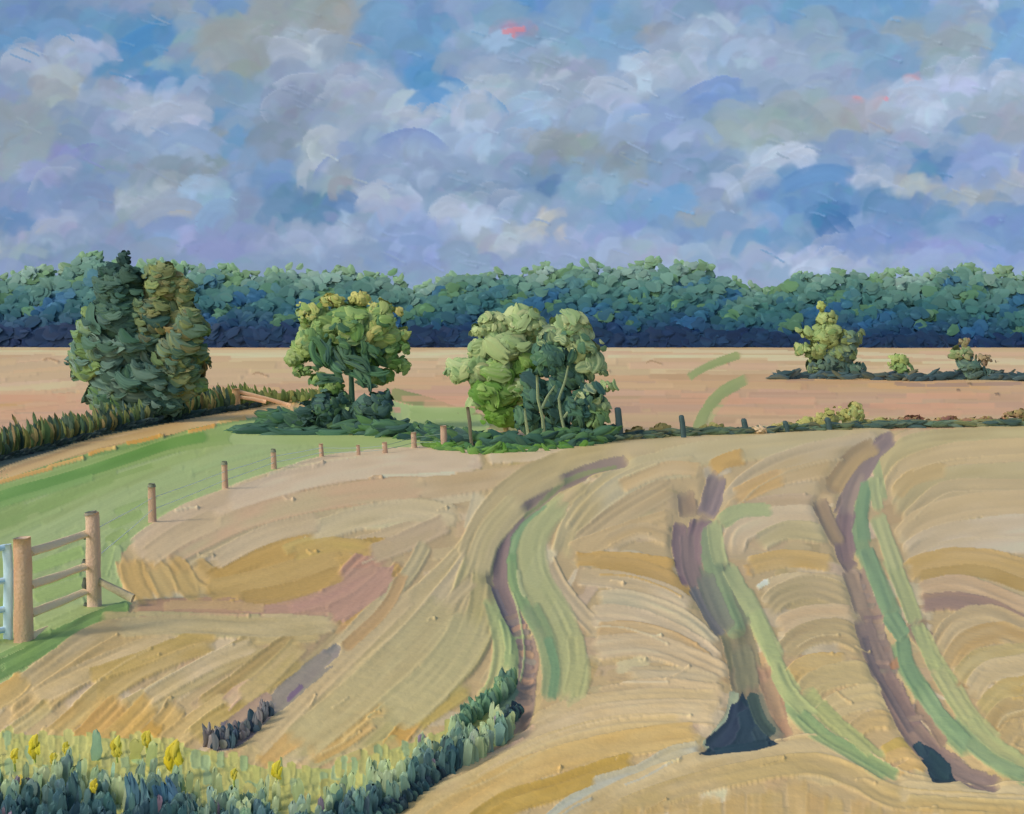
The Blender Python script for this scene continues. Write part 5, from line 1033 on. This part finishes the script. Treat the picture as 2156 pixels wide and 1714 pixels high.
for (x, y, h, w, c) in [(150, 1680, 90, 34, (62, 92, 96)), (340, 1690, 80, 40, (66, 104, 128)), (270, 1690, 110, 44, (78, 112, 126)), (300, 1700, 100, 30, (92, 124, 132)), (350, 1690, 110, 34, (70, 104, 124)), (395, 1720, 90, 26, (64, 90, 92))]:
    [upright(tg, x + RS(-14, 14), y + 34, h * RS(.6, .95), w * RS(.45, .7), J(c, 6), J(c, 10), float(Yof(y + 30)), lean=RS(-.15, .15), ns=8, nu=9, thick=0.07, ridge=0.8, back=0.05, pw=6) for _q in range(3)]
o = tg.build("tall_grass"); tag(o, kind='stuff')
def tuft(name, pts, label, cols, n, h, w, sp=12):
    c = Clumps(); px = [p[0] for p in pts]; py = [p[1] for p in pts]
    for i in range(n):
        t = RS(0, len(pts) - 1); x = np.interp(t, range(len(pts)), px) + RS(-sp, sp); y = np.interp(t, range(len(pts)), py) + RS(-sp * .6, sp * .6)
        cc = cols[int(rng.integers(len(cols)))]
        upright(c, x, y + 6, h * RS(.6, 1.2), w * RS(.7, 1.3), J(cc, 5), J(cc, 9), float(Yof(y + 5)), lean=RS(-.35, .35), ns=6, nu=7, thick=0.2, ridge=0.8, back=0.15, pw=3)
    org = G(px[0], py[0]); r = thing(name, label, 'grass', tuple(org)); put(c, "blades", r)
DK2 = [(42,66,78),(56,82,88),(34,54,66),(70,98,96)]
tuft("grass_tuft", [(1090, 1500), (1050, 1530), (1000, 1575), (950, 1615), (900, 1650), (840, 1700), (790, 1730)], 'dark blue green bank of grass along the foot of the first rut', DK2, 330, 26, 15, 9)
tuft("grass_tuft", [(1078, 1430), (1050, 1470), (1010, 1500), (960, 1540)], 'mid green grass just above the dark bank beside the first rut', [(92,126,100),(74,108,92),(110,140,104)], 80, 36, 18, 10)
tuft("grass_tuft", [(560, 1500), (520, 1545), (470, 1570), (430, 1560)], 'small dark slate tuft where the pink soil ends above the tall grass', [(58,78,92),(96,100,106),(44,62,76),(122,118,118)], 60, 34, 13, 14)
for j, (x, y, s_, lab) in enumerate([(30, 1590, 15, 'yellow flower nearest the left edge'), (72, 1572, 24, 'second yellow flower from the left edge'), (112, 1598, 14, 'small low yellow flower third from the left'), (138, 1575, 13, 'pale yellow flower fourth from the left'),
      (245, 1572, 22, 'broad dull yellow flower between the left group and the tall bright one'), (308, 1555, 18, 'upright pale yellow flower above the tall grass, left of the brightest'), (364, 1595, 34, 'brightest and largest yellow flower in the tall grass'),
      (197, 1655, 15, 'deep yellow flower low among the dark blades'), (492, 1630, 13, 'small faint yellow flower left of the curled one'), (582, 1622, 20, 'curled orange yellow flower farthest right')]):
    r, Y = tree_root("yellow_flower", x, y + 26, lab, 'flower', 'yellow flowers in the tall grass'); Y -= 0.25; k = Y / F
    c = Clumps(); beam(c, [P(x + 2, y + 34, Y + .03), P(x, y + 14, Y + .02), P(x, y, Y + .01)], [4 * k, 3 * k], 4 * k, (140, 156, 84), m=6); put(c, "stem", r)
    c = Clumps(); YC = [(196, 184, 52), (186, 176, 70), (204, 182, 40)] if j in (1, 6, 7, 9, 0) else [(178, 174, 82), (188, 178, 66)]
    for q in range(5):
        a = q * 1.3 + RS(-.3, .3); c.stroke(x + s_ * .28 * math.cos(a), y + s_ * .55 * math.sin(a), math.pi / 2 + RS(-.4, .4), s_ * 1.1, s_ * .55, J(YC[q % len(YC)], 4), J((178, 164, 50), 5), Y, ns=6, nu=7, thick=.25, ridge=.7)
    put(c, "bloom", r)
